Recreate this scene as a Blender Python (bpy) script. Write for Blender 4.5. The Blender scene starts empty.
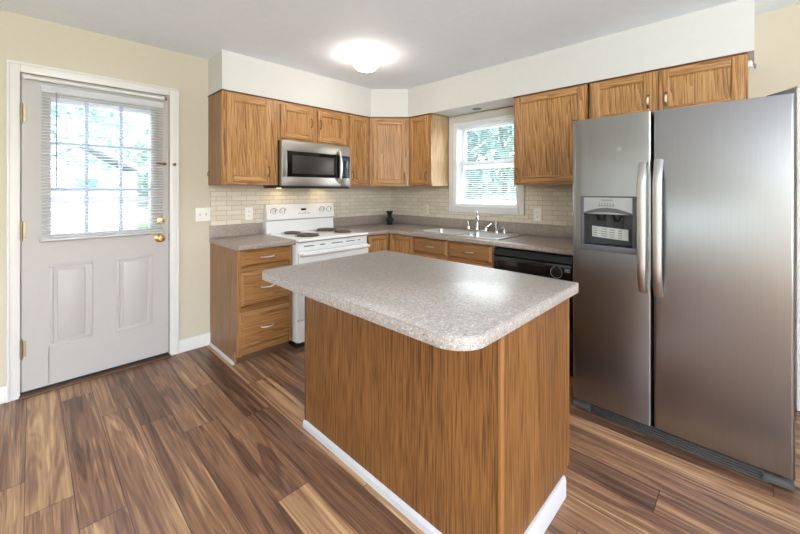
import bpy, bmesh, math, random
from mathutils import Vector, Matrix
random.seed(7)
PI = math.pi
SC = bpy.context.scene
COL = SC.collection

# ------------------------------------------------------------------ camera
CAM = (-3.247, -3.351, 1.3256)
AX = PI/4 - 0.011
cd = bpy.data.cameras.new('camera')
cam = bpy.data.objects.new('camera', cd); COL.objects.link(cam)
cam.location = CAM
cam.rotation_euler = (PI/2, 0, AX - PI/2)
cd.sensor_width = 36.0
cd.lens = 361.14/800*36
cd.shift_y = -(267-190.32)/800
cd.clip_start = 0.02
SC.camera = cam

# ------------------------------------------------------------------ exposure, sky, daylight
SC.view_settings.view_transform = 'Standard'
SC.view_settings.look = 'None'
SC.view_settings.gamma = 1
SC.view_settings.use_curve_mapping = False
SC.view_settings.exposure = 0.38
world = bpy.data.worlds.new('sky'); SC.world = world
world.use_nodes = True
wn = world.node_tree; wn.nodes.clear()
sky = wn.nodes.new('ShaderNodeTexSky'); sky.sky_type = 'NISHITA'
sky.sun_disc = False; sky.sun_elevation = math.radians(48); sky.sun_rotation = math.radians(150)
sky.air_density = 1.0; sky.dust_density = 3.0; sky.ozone_density = 1.0
bgn = wn.nodes.new('ShaderNodeBackground'); bgn.inputs['Strength'].default_value = 1.05
wo = wn.nodes.new('ShaderNodeOutputWorld')
wn.links.new(sky.outputs[0], bgn.inputs[0]); wn.links.new(bgn.outputs[0], wo.inputs[0])

def area(name, loc, rot, sx, sy, power, color):
    l = bpy.data.lights.new(name, 'AREA'); l.shape = 'RECTANGLE'
    l.size = sx; l.size_y = sy; l.energy = power; l.color = color
    o = bpy.data.objects.new(name, l); COL.objects.link(o)
    o.location = loc; o.rotation_euler = rot
    return o
# two added rear fills, then window daylight (-Z is the beam)
TILT = math.radians(90)     # turned straight up: added fill that brightens the ceiling
area('rear_fill_up', (-4.0, -6.04, 1.35), (PI/2+TILT, 0, 0), 3.0, 1.9, 345, (0.86, 0.935, 1.0))  # added ceiling fill at the unseen rear window, facing up
area('rear_fill_level', (-4.0, -6.04, 1.35), (PI/2, 0, 0), 3.0, 1.9, 66, (0.93, 0.965, 1.0))  # second added fill, level, brightens the island end from behind the camera
area('daylight_left_window', (-5.86, -2.65, 1.45), (PI/2+math.radians(20), 0, -PI/2), 2.7, 1.0, 1.5, (0.97, 0.985, 1.0))
area('daylight_kitchen_window', (0.22, -1.384, 1.55), (PI/2+math.radians(28), 0, PI/2), 0.74, 0.86, 11, (0.92, 0.97, 1.0))
area('daylight_door_window', (-2.875, 0.2, 1.48), (PI/2, 0, PI), 0.58, 0.92, 5, (0.92, 0.97, 1.0))

# ------------------------------------------------------------------ material helpers
def new_mat(name):
    m = bpy.data.materials.new(name); m.use_nodes = True
    nt = m.node_tree
    b = nt.nodes['Principled BSDF']
    return m, nt, b
def N(nt, t, **kw):
    n = nt.nodes.new(t)
    for k, v in kw.items(): setattr(n, k, v)
    return n
def L(nt, a, b): nt.links.new(a, b)
def s2l(c):
    return tuple(((x/255)/12.92 if x/255 <= .04045 else ((x/255+.055)/1.055)**2.4) for x in c) + (1,)
def ramp(nt, stops):
    r = N(nt, 'ShaderNodeValToRGB')
    e = r.color_ramp.elements
    while len(e) < len(stops): e.new(0.5)
    for i, (p, c) in enumerate(stops):
        e[i].position = p; e[i].color = c if len(c) == 4 else tuple(c)+(1,)
    return r
def mathn(nt, op, a, b=None):
    n = N(nt, 'ShaderNodeMath', operation=op)
    for i, v in enumerate((a, b)):
        if v is None: continue
        if isinstance(v, (int, float)): n.inputs[i].default_value = v
        else: L(nt, v, n.inputs[i])
    return n.outputs[0]
def plain(name, rgb, rough=0.5, metal=0.0, bump=0.0, bscale=300, var=0.03, spec=0.5, coat=0.0):
    """a colour with a little procedural unevenness"""
    m, nt, b = new_mat(name)
    tc = N(nt, 'ShaderNodeTexCoord')
    no = N(nt, 'ShaderNodeTexNoise'); no.inputs['Scale'].default_value = bscale*0.1
    L(nt, tc.outputs['Object'], no.inputs['Vector'])
    c = s2l(rgb)
    lo = tuple(x*(1-var) for x in c[:3]); hi = tuple(min(1, x*(1+var)) for x in c[:3])
    r = ramp(nt, [(0.3, lo), (0.7, hi)])
    L(nt, no.outputs['Fac'], r.inputs[0]); L(nt, r.outputs[0], b.inputs['Base Color'])
    b.inputs['Roughness'].default_value = rough; b.inputs['Metallic'].default_value = metal
    b.inputs['Specular IOR Level'].default_value = spec
    b.inputs['Coat Weight'].default_value = coat
    if bump:
        n2 = N(nt, 'ShaderNodeTexNoise'); n2.inputs['Scale'].default_value = bscale
        L(nt, tc.outputs['Object'], n2.inputs['Vector'])
        bp = N(nt, 'ShaderNodeBump'); bp.inputs['Strength'].default_value = bump; bp.inputs['Distance'].default_value = 0.002
        L(nt, n2.outputs['Fac'], bp.inputs['Height']); L(nt, bp.outputs[0], b.inputs['Normal'])
    return m
def oak(name, axis, dark, mid, light, rough=0.38, wscale=26.0, straight=False):
    """oak veneer, grain running along the given axis"""
    m, nt, b = new_mat(name)
    tc = N(nt, 'ShaderNodeTexCoord'); oi = N(nt, 'ShaderNodeObjectInfo')
    add = N(nt, 'ShaderNodeVectorMath', operation='ADD')
    mul = N(nt, 'ShaderNodeVectorMath', operation='SCALE'); mul.inputs['Scale'].default_value = 7.0
    cmb = N(nt, 'ShaderNodeCombineXYZ')
    for i in range(3): L(nt, oi.outputs['Random'], cmb.inputs[i])
    L(nt, cmb.outputs[0], mul.inputs[0])
    L(nt, tc.outputs['Object'], add.inputs[0]); L(nt, mul.outputs[0], add.inputs[1])
    def mapped(along, across):
        mp = N(nt, 'ShaderNodeMapping')
        sc = [across]*3; sc['xyz'.index(axis)] = along
        mp.inputs['Scale'].default_value = sc
        L(nt, add.outputs[0], mp.inputs['Vector']); return mp.outputs[0]
    def noise(along, across, det, dist=0.0):
        n = N(nt, 'ShaderNodeTexNoise'); n.inputs['Scale'].default_value = 1; n.inputs['Detail'].default_value = det
        n.inputs['Distortion'].default_value = dist
        L(nt, mapped(along, across), n.inputs['Vector']); return n
    w = N(nt, 'ShaderNodeTexWave', wave_type='BANDS', bands_direction='DIAGONAL', wave_profile='SAW')
    w.inputs['Scale'].default_value = wscale
    w.inputs['Distortion'].default_value = 5.0 if straight else 11.0
    w.inputs['Detail'].default_value = 2.0; w.inputs['Detail Scale'].default_value = 0.8; w.inputs['Detail Roughness'].default_value = 0.4
    L(nt, mapped(0.07, 1.0), w.inputs['Vector'])
    n1 = noise(5.0, 230.0 if straight else 300.0, 2)
    n3 = noise(2.2, 110.0, 3)
    n2 = noise(0.5, 10.0, 2)
    f = mathn(nt, 'ADD', mathn(nt, 'MULTIPLY', w.outputs['Fac'], 0.03 if straight else 0.15), mathn(nt, 'MULTIPLY', n1.outputs['Fac'], 0.55 if straight else 0.42))
    f = mathn(nt, 'ADD', f, mathn(nt, 'MULTIPLY', n3.outputs['Fac'], 0.15 if straight else 0.26))
    f = mathn(nt, 'ADD', f, mathn(nt, 'MULTIPLY', n2.outputs['Fac'], 0.10 if straight else 0.20))
    # short dark pore strokes
    n4 = noise(7.0, 280.0 if straight else 190.0, 1)
    pore = N(nt, 'ShaderNodeMapRange', interpolation_type='SMOOTHSTEP')
    for k, v in (('From Min', .52), ('From Max', .62), ('To Min', 0.0), ('To Max', 0.07)): pore.inputs[k].default_value = v
    L(nt, n4.outputs['Fac'], pore.inputs['Value'])
    f = mathn(nt, 'ADD', mathn(nt, 'SUBTRACT', f, pore.outputs[0]), 0.076 if straight else 0.036)
    r = ramp(nt, [(0.38, s2l(dark)), (0.50, s2l(mid)), (0.63, s2l(light))])
    L(nt, f, r.inputs[0]); L(nt, r.outputs[0], b.inputs['Base Color'])
    b.inputs['Roughness'].default_value = rough
    bp = N(nt, 'ShaderNodeBump'); bp.inputs['Strength'].default_value = 0.15; bp.inputs['Distance'].default_value = 0.001
    L(nt, n1.outputs['Fac'], bp.inputs['Height']); L(nt, bp.outputs[0], b.inputs['Normal'])
    return m
def steel(name, rgb, rough, axis='z', tint=0.04):
    m, nt, b = new_mat(name)
    tc = N(nt, 'ShaderNodeTexCoord')
    mp = N(nt, 'ShaderNodeMapping')
    sc = [600, 600, 600]; sc['xyz'.index(axis)] = 3
    mp.inputs['Scale'].default_value = sc
    no = N(nt, 'ShaderNodeTexNoise'); no.inputs['Scale'].default_value = 1; no.inputs['Detail'].default_value = 2
    L(nt, tc.outputs['Object'], mp.inputs['Vector']); L(nt, mp.outputs[0], no.inputs['Vector'])
    c = s2l(rgb)
    r = ramp(nt, [(0.3, tuple(x*(1-tint) for x in c[:3])), (0.7, tuple(min(1, x*(1+tint)) for x in c[:3]))])
    L(nt, no.outputs['Fac'], r.inputs[0]); L(nt, r.outputs[0], b.inputs['Base Color'])
    b.inputs['Metallic'].default_value = 1.0
    b.inputs['Roughness'].default_value = rough
    return m
def glass(name, tint=(1, 1, 1, 1), refl=0.06):
    m = bpy.data.materials.new(name); m.use_nodes = True
    nt = m.node_tree; nt.nodes.clear()
    tr = N(nt, 'ShaderNodeBsdfTransparent'); tr.inputs[0].default_value = tint
    gl = N(nt, 'ShaderNodeBsdfGlossy'); gl.inputs['Roughness'].default_value = 0.02
    fr = N(nt, 'ShaderNodeFresnel'); fr.inputs[0].default_value = 1.3
    mx = N(nt, 'ShaderNodeMixShader'); o = N(nt, 'ShaderNodeOutputMaterial')
    L(nt, fr.outputs[0], mx.inputs[0]); L(nt, tr.outputs[0], mx.inputs[1]); L(nt, gl.outputs[0], mx.inputs[2])
    L(nt, mx.outputs[0], o.inputs[0])
    return m
def emit(name, rgb, strength):
    m = bpy.data.materials.new(name); m.use_nodes = True
    nt = m.node_tree; nt.nodes.clear()
    e = N(nt, 'ShaderNodeEmission'); e.inputs[0].default_value = s2l(rgb); e.inputs[1].default_value = strength
    o = N(nt, 'ShaderNodeOutputMaterial'); L(nt, e.outputs[0], o.inputs[0])
    return m

# ------------------------------------------------------------------ materials
M = {}
OD, OM, OL = (108, 70, 36), (164, 116, 68), (196, 150, 98)
for ax in 'xyz':
    M['oak_'+ax] = oak('honey oak grain '+ax, ax, OD, OM, OL)
for ax in 'xz':
    M['oak_low_'+ax] = oak('dimmed base cabinet oak grain '+ax, ax, (108, 70, 38), (146, 101, 57), (166, 121, 74), 0.4)  # darker than the wall cabinet oak, partly weaker light put into the colour
M['oak_side'] = oak('oak cabinet side veneer', 'z', (118, 84, 54), (150, 112, 76), (172, 134, 96), 0.45, 22, True)
M['oak_pale'] = oak('pale oak cabinet side veneer', 'z', (160, 128, 88), (196, 164, 122), (210, 182, 142), 0.55, 22, True)
M['oak_vinyl'] = oak('island oak veneer', 'z', (82, 50, 22), (134, 89, 46), (154, 108, 60), 0.42, 24, True)
M['oak_edge'] = plain('oak edge strip', (146, 100, 56), 0.4)
M['oak_dark'] = plain('dark brown oak', (96, 62, 34), 0.5)  # uniform darker oak for top mouldings and the island carcass
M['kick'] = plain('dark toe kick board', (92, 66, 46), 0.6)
M['white'] = plain('white satin paint', (220, 217, 213), 0.4, var=0.01)
M['trimwhite'] = plain('off white floor trim', (200, 198, 199), 0.45, var=0.01)
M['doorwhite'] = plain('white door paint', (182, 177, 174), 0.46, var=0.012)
M['pvc'] = plain('white vinyl window frame', (236, 238, 240), 0.35, var=0.01)
M['grille'] = plain('window grille with blue backlight tint', (176, 192, 212), 0.4, var=0.01)  # backlit blue fringe painted into the muntin colour
M['enamel'] = plain('white range enamel', (236, 234, 232), 0.16, var=0.01, coat=0.3)
def slat_mat():
    m, nt, b = new_mat('white translucent blind slats')
    tc = N(nt, 'ShaderNodeTexCoord'); no = N(nt, 'ShaderNodeTexNoise'); no.inputs['Scale'].default_value = 20
    L(nt, tc.outputs['Object'], no.inputs['Vector'])
    r = ramp(nt, [(0.3, s2l((243, 244, 246))), (0.7, s2l((247, 248, 250)))])
    L(nt, no.outputs['Fac'], r.inputs[0]); L(nt, r.outputs[0], b.inputs['Base Color']); b.inputs['Roughness'].default_value = 0.45
    tl = N(nt, 'ShaderNodeBsdfTranslucent'); L(nt, r.outputs[0], tl.inputs[0])
    mx = N(nt, 'ShaderNodeMixShader'); mx.inputs[0].default_value = 0.55
    L(nt, b.outputs[0], mx.inputs[1]); L(nt, tl.outputs[0], mx.inputs[2]); L(nt, mx.outputs[0], nt.nodes['Material Output'].inputs[0])
    return m
M['slat'] = slat_mat()
M['plate'] = plain('white switch plate plastic', (238, 234, 228), 0.3, var=0.01)
M['cream'] = plain('cream outlet plastic', (226, 214, 188), 0.35, var=0.01)
M['slot'] = plain('outlet slot', (60, 54, 48), 0.6)
M['black'] = plain('black glossy plastic', (16, 16, 18), 0.18)
M['blackmat'] = plain('black matte plastic', (24, 24, 26), 0.5)
M['blackglass'] = plain('black oven glass', (20, 19, 20), 0.06)
M['screen'] = plain('dark perforated oven screen', (50, 46, 45), 0.35)
M['bluepanel'] = plain('dark blue control panel', (34, 52, 72), 0.15)
M['coil'] = plain('burner coil iron', (96, 80, 76), 0.55)
M['pan'] = steel('chrome drip pan', (150, 140, 136), 0.2)
M['brass'] = plain('polished brass', (236, 208, 146), 0.24, 1.0)
M['brassold'] = plain('aged brass', (128, 108, 74), 0.4, 1.0)
M['hinge'] = plain('dull bronze hinge', (150, 138, 112), 0.4, 0.8)
M['nickel'] = plain('brushed nickel', (226, 222, 216), 0.3, 1.0)
M['ceramic'] = plain('ivory ceramic grip', (236, 226, 206), 0.2)
M['chrome'] = plain('chrome', (214, 216, 218), 0.08, 1.0)
M['steel'] = steel('brushed fridge steel', (156, 156, 158), 0.28, 'z')
M['steelh'] = steel('brushed microwave steel', (176, 172, 168), 0.40, 'x')
M['handle'] = steel('satin handle steel', (200, 199, 198), 0.32, 'z', 0.01)
M['sinksteel'] = steel('sink steel', (216, 218, 220), 0.30, 'y', 0.03)
M['fgrey'] = plain('grey fridge cabinet', (72, 70, 68), 0.5)
M['dgrey'] = plain('dark grey dispenser bezel', (82, 82, 86), 0.35)
M['lgrey'] = plain('silver dispenser panel', (168, 168, 170), 0.3, 0.6)
M['recess'] = plain('charcoal dispenser recess', (58, 60, 61), 0.4)
M['ink'] = plain('dark lettering', (52, 52, 54), 0.5)
M['paper'] = plain('white paper tag', (226, 226, 222), 0.6)
M['greyprint'] = plain('grey print', (140, 140, 138), 0.6)
M['whiteprint'] = plain('white print', (214, 214, 214), 0.5)
M['glass'] = glass('window glass')
M['dome'] = emit('lit ceiling dome', (255, 243, 230), 25.0)
M['lamp'] = emit('cooktop lamp lens', (255, 226, 180), 10.0)
M['canlens'] = plain('unlit recessed lamp', (96, 94, 90), 0.4)
# outdoors
M['lawn'] = plain('lawn', (120, 150, 92), 0.9, bump=0.4, bscale=60, var=0.25)
M['concrete'] = plain('pale concrete drive', (214, 212, 208), 0.85, bump=0.2, bscale=80, var=0.06)
M['bark'] = plain('tree bark', (140, 132, 118), 0.9, bump=0.5, bscale=40, var=0.2)
def leafmat(name, a, b_):
    m, nt, b = new_mat(name)
    tc = N(nt, 'ShaderNodeTexCoord'); no = N(nt, 'ShaderNodeTexNoise'); no.inputs['Scale'].default_value = 2.2
    L(nt, tc.outputs['Object'], no.inputs['Vector'])
    r = ramp(nt, [(0.35, s2l(a)), (0.65, s2l(b_))])
    L(nt, no.outputs['Fac'], r.inputs[0]); L(nt, r.outputs[0], b.inputs['Base Color'])
    b.inputs['Roughness'].default_value = 0.55
    b.inputs['Subsurface Weight'].default_value = 0.0
    tl = N(nt, 'ShaderNodeBsdfTranslucent'); L(nt, r.outputs[0], tl.inputs[0])
    mx = N(nt, 'ShaderNodeMixShader'); mx.inputs[0].default_value = 0.45
    out = nt.nodes['Material Output']
    L(nt, b.outputs[0], mx.inputs[1]); L(nt, tl.outputs[0], mx.inputs[2]); L(nt, mx.outputs[0], out.inputs[0])
    return m
M['leafa'] = leafmat('haze paled green leaves', (140, 168, 150), (188, 206, 192))  # haze and glare put into the leaf colour, paler than the foliage itself
M['leafb'] = leafmat('haze paled blue green leaves', (132, 164, 156), (180, 204, 198))  # bluer leaves, paled by the same painted-in haze
M['siding'] = plain('pale house siding', (214, 218, 222), 0.7)
M['shingle'] = plain('grey roof shingle', (186, 192, 198), 0.8)
M['bluewin'] = plain('blue house window', (70, 110, 170), 0.15)

# walls
M['wall'] = plain('cream wall paint', (200, 191, 172), 0.62, bump=0.08, bscale=220, var=0.012)
M['soffit'] = plain('pale soffit paint', (213, 211, 208), 0.62, bump=0.08, bscale=220, var=0.01)
M['ceil'] = plain('white ceiling paint', (240, 246, 255), 0.75, bump=0.12, bscale=160, var=0.012)

def floor_mat():
    m, nt, b = new_mat('acacia plank laminate')
    tc = N(nt, 'ShaderNodeTexCoord'); sp = N(nt, 'ShaderNodeSeparateXYZ')
    L(nt, tc.outputs['Object'], sp.inputs[0])
    W, LEN = 0.151, 1.22
    u = mathn(nt, 'DIVIDE', mathn(nt, 'ADD', sp.outputs['X'], 3.266+20*W), W)
    row = mathn(nt, 'FLOOR', u)
    wn1 = N(nt, 'ShaderNodeTexWhiteNoise', noise_dimensions='1D'); L(nt, row, wn1.inputs['W'])
    v = mathn(nt, 'ADD', mathn(nt, 'DIVIDE', sp.outputs['Y'], LEN), mathn(nt, 'MULTIPLY', wn1.outputs['Value'], 7.0))
    pid = mathn(nt, 'FLOOR', v)
    cmb = N(nt, 'ShaderNodeCombineXYZ'); L(nt, row, cmb.inputs[0]); L(nt, pid, cmb.inputs[1])
    wn2 = N(nt, 'ShaderNodeTexWhiteNoise', noise_dimensions='2D'); L(nt, cmb.outputs[0], wn2.inputs['Vector'])
    rnd = wn2.outputs['Value']
    off = N(nt, 'ShaderNodeVectorMath', operation='SCALE'); off.inputs['Scale'].default_value = 30.0
    L(nt, wn2.outputs['Color'], off.inputs[0])
    add = N(nt, 'ShaderNodeVectorMath', operation='ADD')
    L(nt, tc.outputs['Object'], add.inputs[0]); L(nt, off.outputs[0], add.inputs[1])
    def noise(sx, sy, det, dist=0.0, rough=0.55):
        mp = N(nt, 'ShaderNodeMapping'); mp.inputs['Scale'].default_value = (sx, sy, 1)
        L(nt, add.outputs[0], mp.inputs['Vector'])
        n = N(nt, 'ShaderNodeTexNoise'); n.inputs['Scale'].default_value = 1; n.inputs['Detail'].default_value = det
        n.inputs['Distortion'].default_value = dist; n.inputs['Roughness'].default_value = rough
        L(nt, mp.outputs[0], n.inputs['Vector']); return n.outputs['Fac']
    big = noise(11, 0.6, 2, 2.0)
    mid = noise(60, 1.4, 4, 1.0, 0.6)
    fine = noise(380, 6, 2)
    fig = mathn(nt, 'PINGPONG', mathn(nt, 'MULTIPLY', big, 5.0), 0.5)
    f = mathn(nt, 'ADD', mathn(nt, 'MULTIPLY', big, 0.72), mathn(nt, 'MULTIPLY', mid, 0.55))
    f = mathn(nt, 'ADD', f, mathn(nt, 'MULTIPLY', fig, 0.26))
    f = mathn(nt, 'ADD', f, mathn(nt, 'MULTIPLY', fine, 0.16))
    f = mathn(nt, 'ADD', f, mathn(nt, 'MULTIPLY', rnd, 0.30))
    f = mathn(nt, 'SUBTRACT', f, 0.45)
    r = ramp(nt, [(0.20, s2l((74, 51, 41))), (0.38, s2l((112, 80, 62))), (0.54, s2l((146, 108, 82))), (0.64, s2l((174, 137, 102))), (0.80, s2l((204, 168, 126)))])
    L(nt, f, r.inputs[0])
    # seams
    fu = mathn(nt, 'FRACT', u); fv = mathn(nt, 'FRACT', v)
    def edge(fr, w):
        a = mathn(nt, 'MINIMUM', fr, mathn(nt, 'SUBTRACT', 1.0, fr))
        return mathn(nt, 'LESS_THAN', a, w)
    seam = mathn(nt, 'MAXIMUM', edge(fu, 0.010), edge(fv, 0.0016))
    mx = N(nt, 'ShaderNodeMix', data_type='RGBA'); mx.inputs['B'].default_value = s2l((46, 30, 22))
    L(nt, mathn(nt, 'MULTIPLY', seam, 0.75), mx.inputs['Factor']); L(nt, r.outputs[0], mx.inputs['A'])
    L(nt, mx.outputs['Result'], b.inputs['Base Color'])
    b.inputs['Roughness'].default_value = 0.33
    bp = N(nt, 'ShaderNodeBump'); bp.inputs['Strength'].default_value = 0.12; bp.inputs['Distance'].default_value = 0.001
    L(nt, mathn(nt, 'SUBTRACT', fine, seam), bp.inputs['Height']); L(nt, bp.outputs[0], b.inputs['Normal'])
    return m
M['floor'] = floor_mat()

def laminate(name, base, dark, light, rough):
    m, nt, b = new_mat(name)
    tc = N(nt, 'ShaderNodeTexCoord')
    def vor(scale):
        v = N(nt, 'ShaderNodeTexVoronoi'); v.inputs['Scale'].default_value = scale
        L(nt, tc.outputs['Object'], v.inputs['Vector'])
        sp = N(nt, 'ShaderNodeSeparateColor'); L(nt, v.outputs['Color'], sp.inputs[0]); return sp.outputs[0]
    no = N(nt, 'ShaderNodeTexNoise'); no.inputs['Scale'].default_value = 60; no.inputs['Detail'].default_value = 3
    L(nt, tc.outputs['Object'], no.inputs['Vector'])
    f = mathn(nt, 'ADD', mathn(nt, 'MULTIPLY', vor(260), 0.55), mathn(nt, 'MULTIPLY', vor(120), 0.25))
    f = mathn(nt, 'ADD', f, mathn(nt, 'MULTIPLY', no.outputs['Fac'], 0.2))
    r = ramp(nt, [(0.10, s2l(dark)), (0.34, s2l(base)), (0.62, s2l(base)), (0.86, s2l(light))])
    L(nt, f, r.inputs[0]); L(nt, r.outputs[0], b.inputs['Base Color'])
    b.inputs['Roughness'].default_value = rough
    return m
M['lam'] = laminate('speckled grey laminate', (163, 155, 149), (116, 107, 101), (206, 200, 195), 0.34)
M['lamwall'] = laminate('speckled taupe laminate', (154, 140, 131), (106, 94, 86), (194, 182, 174), 0.32)

def tile_mat():
    m, nt, b = new_mat('cream subway tile')
    tc = N(nt, 'ShaderNodeTexCoord'); sp = N(nt, 'ShaderNodeSeparateXYZ'); L(nt, tc.outputs['Object'], sp.inputs[0])
    cmb = N(nt, 'ShaderNodeCombineXYZ')
    L(nt, mathn(nt, 'SUBTRACT', sp.outputs['X'], sp.outputs['Y']), cmb.inputs[0])
    L(nt, mathn(nt, 'SUBTRACT', sp.outputs['Z'], 1.018), cmb.inputs[1])
    br = N(nt, 'ShaderNodeTexBrick'); br.offset = 0.34; br.offset_frequency = 2
    br.inputs['Scale'].default_value = 1.0
    br.inputs['Brick Width'].default_value = 0.132; br.inputs['Row Height'].default_value = 0.0428
    br.inputs['Mortar Size'].default_value = 0.0022; br.inputs['Mortar Smooth'].default_value = 0.2
    br.inputs['Color1'].default_value = s2l((212, 202, 184)); br.inputs['Color2'].default_value = s2l((224, 214, 197))
    br.inputs['Mortar'].default_value = s2l((176, 163, 142))
    L(nt, cmb.outputs[0], br.inputs['Vector'])
    L(nt, br.outputs['Color'], b.inputs['Base Color'])
    b.inputs['Roughness'].default_value = 0.22
    bp = N(nt, 'ShaderNodeBump'); bp.inputs['Strength'].default_value = 0.5; bp.inputs['Distance'].default_value = 0.002; bp.invert = True
    L(nt, br.outputs['Fac'], bp.inputs['Height']); L(nt, bp.outputs[0], b.inputs['Normal'])
    return m
M['tile'] = tile_mat()

# ------------------------------------------------------------------ mesh helpers
def _merge(bm, t, mi=0):
    for f in t.faces: f.material_index = mi
    me = bpy.data.meshes.new('tmp'); t.to_mesh(me); t.free()
    bm.from_mesh(me); bpy.data.meshes.remove(me)
def box(bm, x0, x1, y0, y1, z0, z1, bev=0.0, mi=0, seg=2):
    t = bmesh.new(); bmesh.ops.create_cube(t, size=1)
    for v in t.verts:
        v.co = Vector(((x0+x1)/2+v.co.x*(x1-x0), (y0+y1)/2+v.co.y*(y1-y0), (z0+z1)/2+v.co.z*(z1-z0)))
    if bev: bmesh.ops.bevel(t, geom=list(t.edges), offset=bev, segments=seg, affect='EDGES', profile=0.5, clamp_overlap=True)
    bmesh.ops.recalc_face_normals(t, faces=t.faces)
    _merge(bm, t, mi); return bm
def prism(bm, poly, z0, z1, bev=0.0, mi=0):
    t = bmesh.new()
    lo = [t.verts.new((p[0], p[1], z0)) for p in poly]; hi = [t.verts.new((p[0], p[1], z1)) for p in poly]
    n = len(poly)
    t.faces.new(lo[::-1]); t.faces.new(hi)
    for i in range(n): t.faces.new((lo[i], lo[(i+1) % n], hi[(i+1) % n], hi[i]))
    bmesh.ops.recalc_face_normals(t, faces=t.faces)
    if bev:
        es = [e for e in t.edges if abs(e.verts[0].co.z-e.verts[1].co.z) < 1e-6]
        bmesh.ops.bevel(t, geom=es, offset=bev, segments=2, affect='EDGES', profile=0.5)
    _merge(bm, t, mi); return bm
def extrude_x(bm, prof, x0, x1, mi=0):
    """profile of (y, z) points swept along x"""
    t = bmesh.new(); n = len(prof)
    a = [t.verts.new((x0, p[0], p[1])) for p in prof]; b = [t.verts.new((x1, p[0], p[1])) for p in prof]
    t.faces.new(a[::-1]); t.faces.new(b)
    for i in range(n): t.faces.new((a[i], a[(i+1) % n], b[(i+1) % n], b[i]))
    bmesh.ops.recalc_face_normals(t, faces=t.faces)
    _merge(bm, t, mi); return bm
def extrude_y(bm, prof, y0, y1, mi=0):
    """profile of (x, z) points swept along y"""
    t = bmesh.new(); n = len(prof)
    a = [t.verts.new((p[0], y0, p[1])) for p in prof]; b = [t.verts.new((p[0], y1, p[1])) for p in prof]
    t.faces.new(a[::-1]); t.faces.new(b)
    for i in range(n): t.faces.new((a[i], a[(i+1) % n], b[(i+1) % n], b[i]))
    bmesh.ops.recalc_face_normals(t, faces=t.faces)
    _merge(bm, t, mi); return bm
def lathe(bm, prof, c=(0, 0, 0), axis='z', seg=24, mi=0):
    """profile of (radius, height) revolved about an axis through c"""
    t = bmesh.new(); rings = []
    for r, h in prof:
        ring = []
        for k in range(seg if r > 1e-6 else 1):
            a = 2*PI*k/seg
            p = (r*math.cos(a), r*math.sin(a), h)
            if axis == '-y': p = (p[0], -p[2], p[1])
            elif axis == 'x': p = (p[2], p[0], p[1])
            ring.append(t.verts.new(Vector(p)+Vector(c)))
        rings.append(ring)
    for A, B in zip(rings, rings[1:]):
        if len(A) == 1 and len(B) == 1: continue
        for k in range(seg):
            j = (k+1) % seg
            if len(A) == 1: t.faces.new((A[0], B[k], B[j]))
            elif len(B) == 1: t.faces.new((A[k], A[j], B[0]))
            else: t.faces.new((A[k], A[j], B[j], B[k]))
    for R_ in (rings[0], rings[-1]):
        if len(R_) > 1: t.faces.new(R_)
    bmesh.ops.recalc_face_normals(t, faces=t.faces)
    _merge(bm, t, mi); return bm
def tube(bm, pts, r, seg=10, mi=0, closed=False, flat=1.0):
    t = bmesh.new(); pts = [Vector(p) for p in pts]; n = len(pts); rings = []; up = None
    for i, p in enumerate(pts):
        a = pts[(i-1) % n] if (i or closed) else p; b = pts[(i+1) % n] if (i < n-1 or closed) else p
        d = (b-a).normalized()
        if up is None: up = d.orthogonal().normalized()
        up = (up - d*up.dot(d)).normalized(); s = d.cross(up)
        rr = r[i] if isinstance(r, (list, tuple)) else r
        rings.append([t.verts.new(p+up*math.cos(2*PI*k/seg)*rr+s*math.sin(2*PI*k/seg)*rr*flat) for k in range(seg)])
    m = n if closed else n-1
    for i in range(m):
        A, B = rings[i], rings[(i+1) % n]
        for k in range(seg):
            j = (k+1) % seg; t.faces.new((A[k], A[j], B[j], B[k]))
    if not closed: t.faces.new(rings[0][::-1]); t.faces.new(rings[-1])
    bmesh.ops.recalc_face_normals(t, faces=t.faces)
    _merge(bm, t, mi); return bm
def rounded(x0, x1, y0, y1, radii, seg=8):
    """rounded rectangle outline, radii in the order (x0,y0) (x1,y0) (x1,y1) (x0,y1)"""
    out = []
    for (cx, cy, sx, sy, r, a0) in ((x0, y0, 1, 1, radii[0], PI), (x1, y0, -1, 1, radii[1], 1.5*PI), (x1, y1, -1, -1, radii[2], 0), (x0, y1, 1, -1, radii[3], .5*PI)):
        for k in range(seg+1):
            a = a0+.5*PI*k/seg
            out.append((cx+sx*r+r*math.cos(a), cy+sy*r+r*math.sin(a)))
    return out
NB = bmesh.new
BASE = {}
def _finish(o, bm, mats, smooth=32):
    me = o.data
    bm.to_mesh(me); bm.free()
    for m_ in (mats if isinstance(mats, (list, tuple)) else [mats]): me.materials.append(M[m_] if isinstance(m_, str) else m_)
    for p in me.polygons: p.use_smooth = True
    me.set_sharp_from_angle(angle=math.radians(smooth))
def _rot(p, rot): return Matrix.Rotation(rot, 4, 'Z') @ Vector(p)
def thing(name, label, cat, base, rot=0.0, group=None, bm=None, mats=None):
    """a top-level object; coordinates of its parts are given in the wall frame turned by rot"""
    if bm is None: o = bpy.data.objects.new(name, None); o.empty_display_size = 0.1
    else:
        bmesh.ops.translate(bm, verts=bm.verts, vec=-Vector(base))
        o = bpy.data.objects.new(name, bpy.data.meshes.new(name)); _finish(o, bm, mats)
    COL.objects.link(o)
    o.location = _rot(base, rot); o.rotation_euler = (0, 0, rot)
    o['label'] = label; o['category'] = cat
    if group: o['group'] = group
    BASE[o.name] = Vector(base)
    return o
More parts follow.
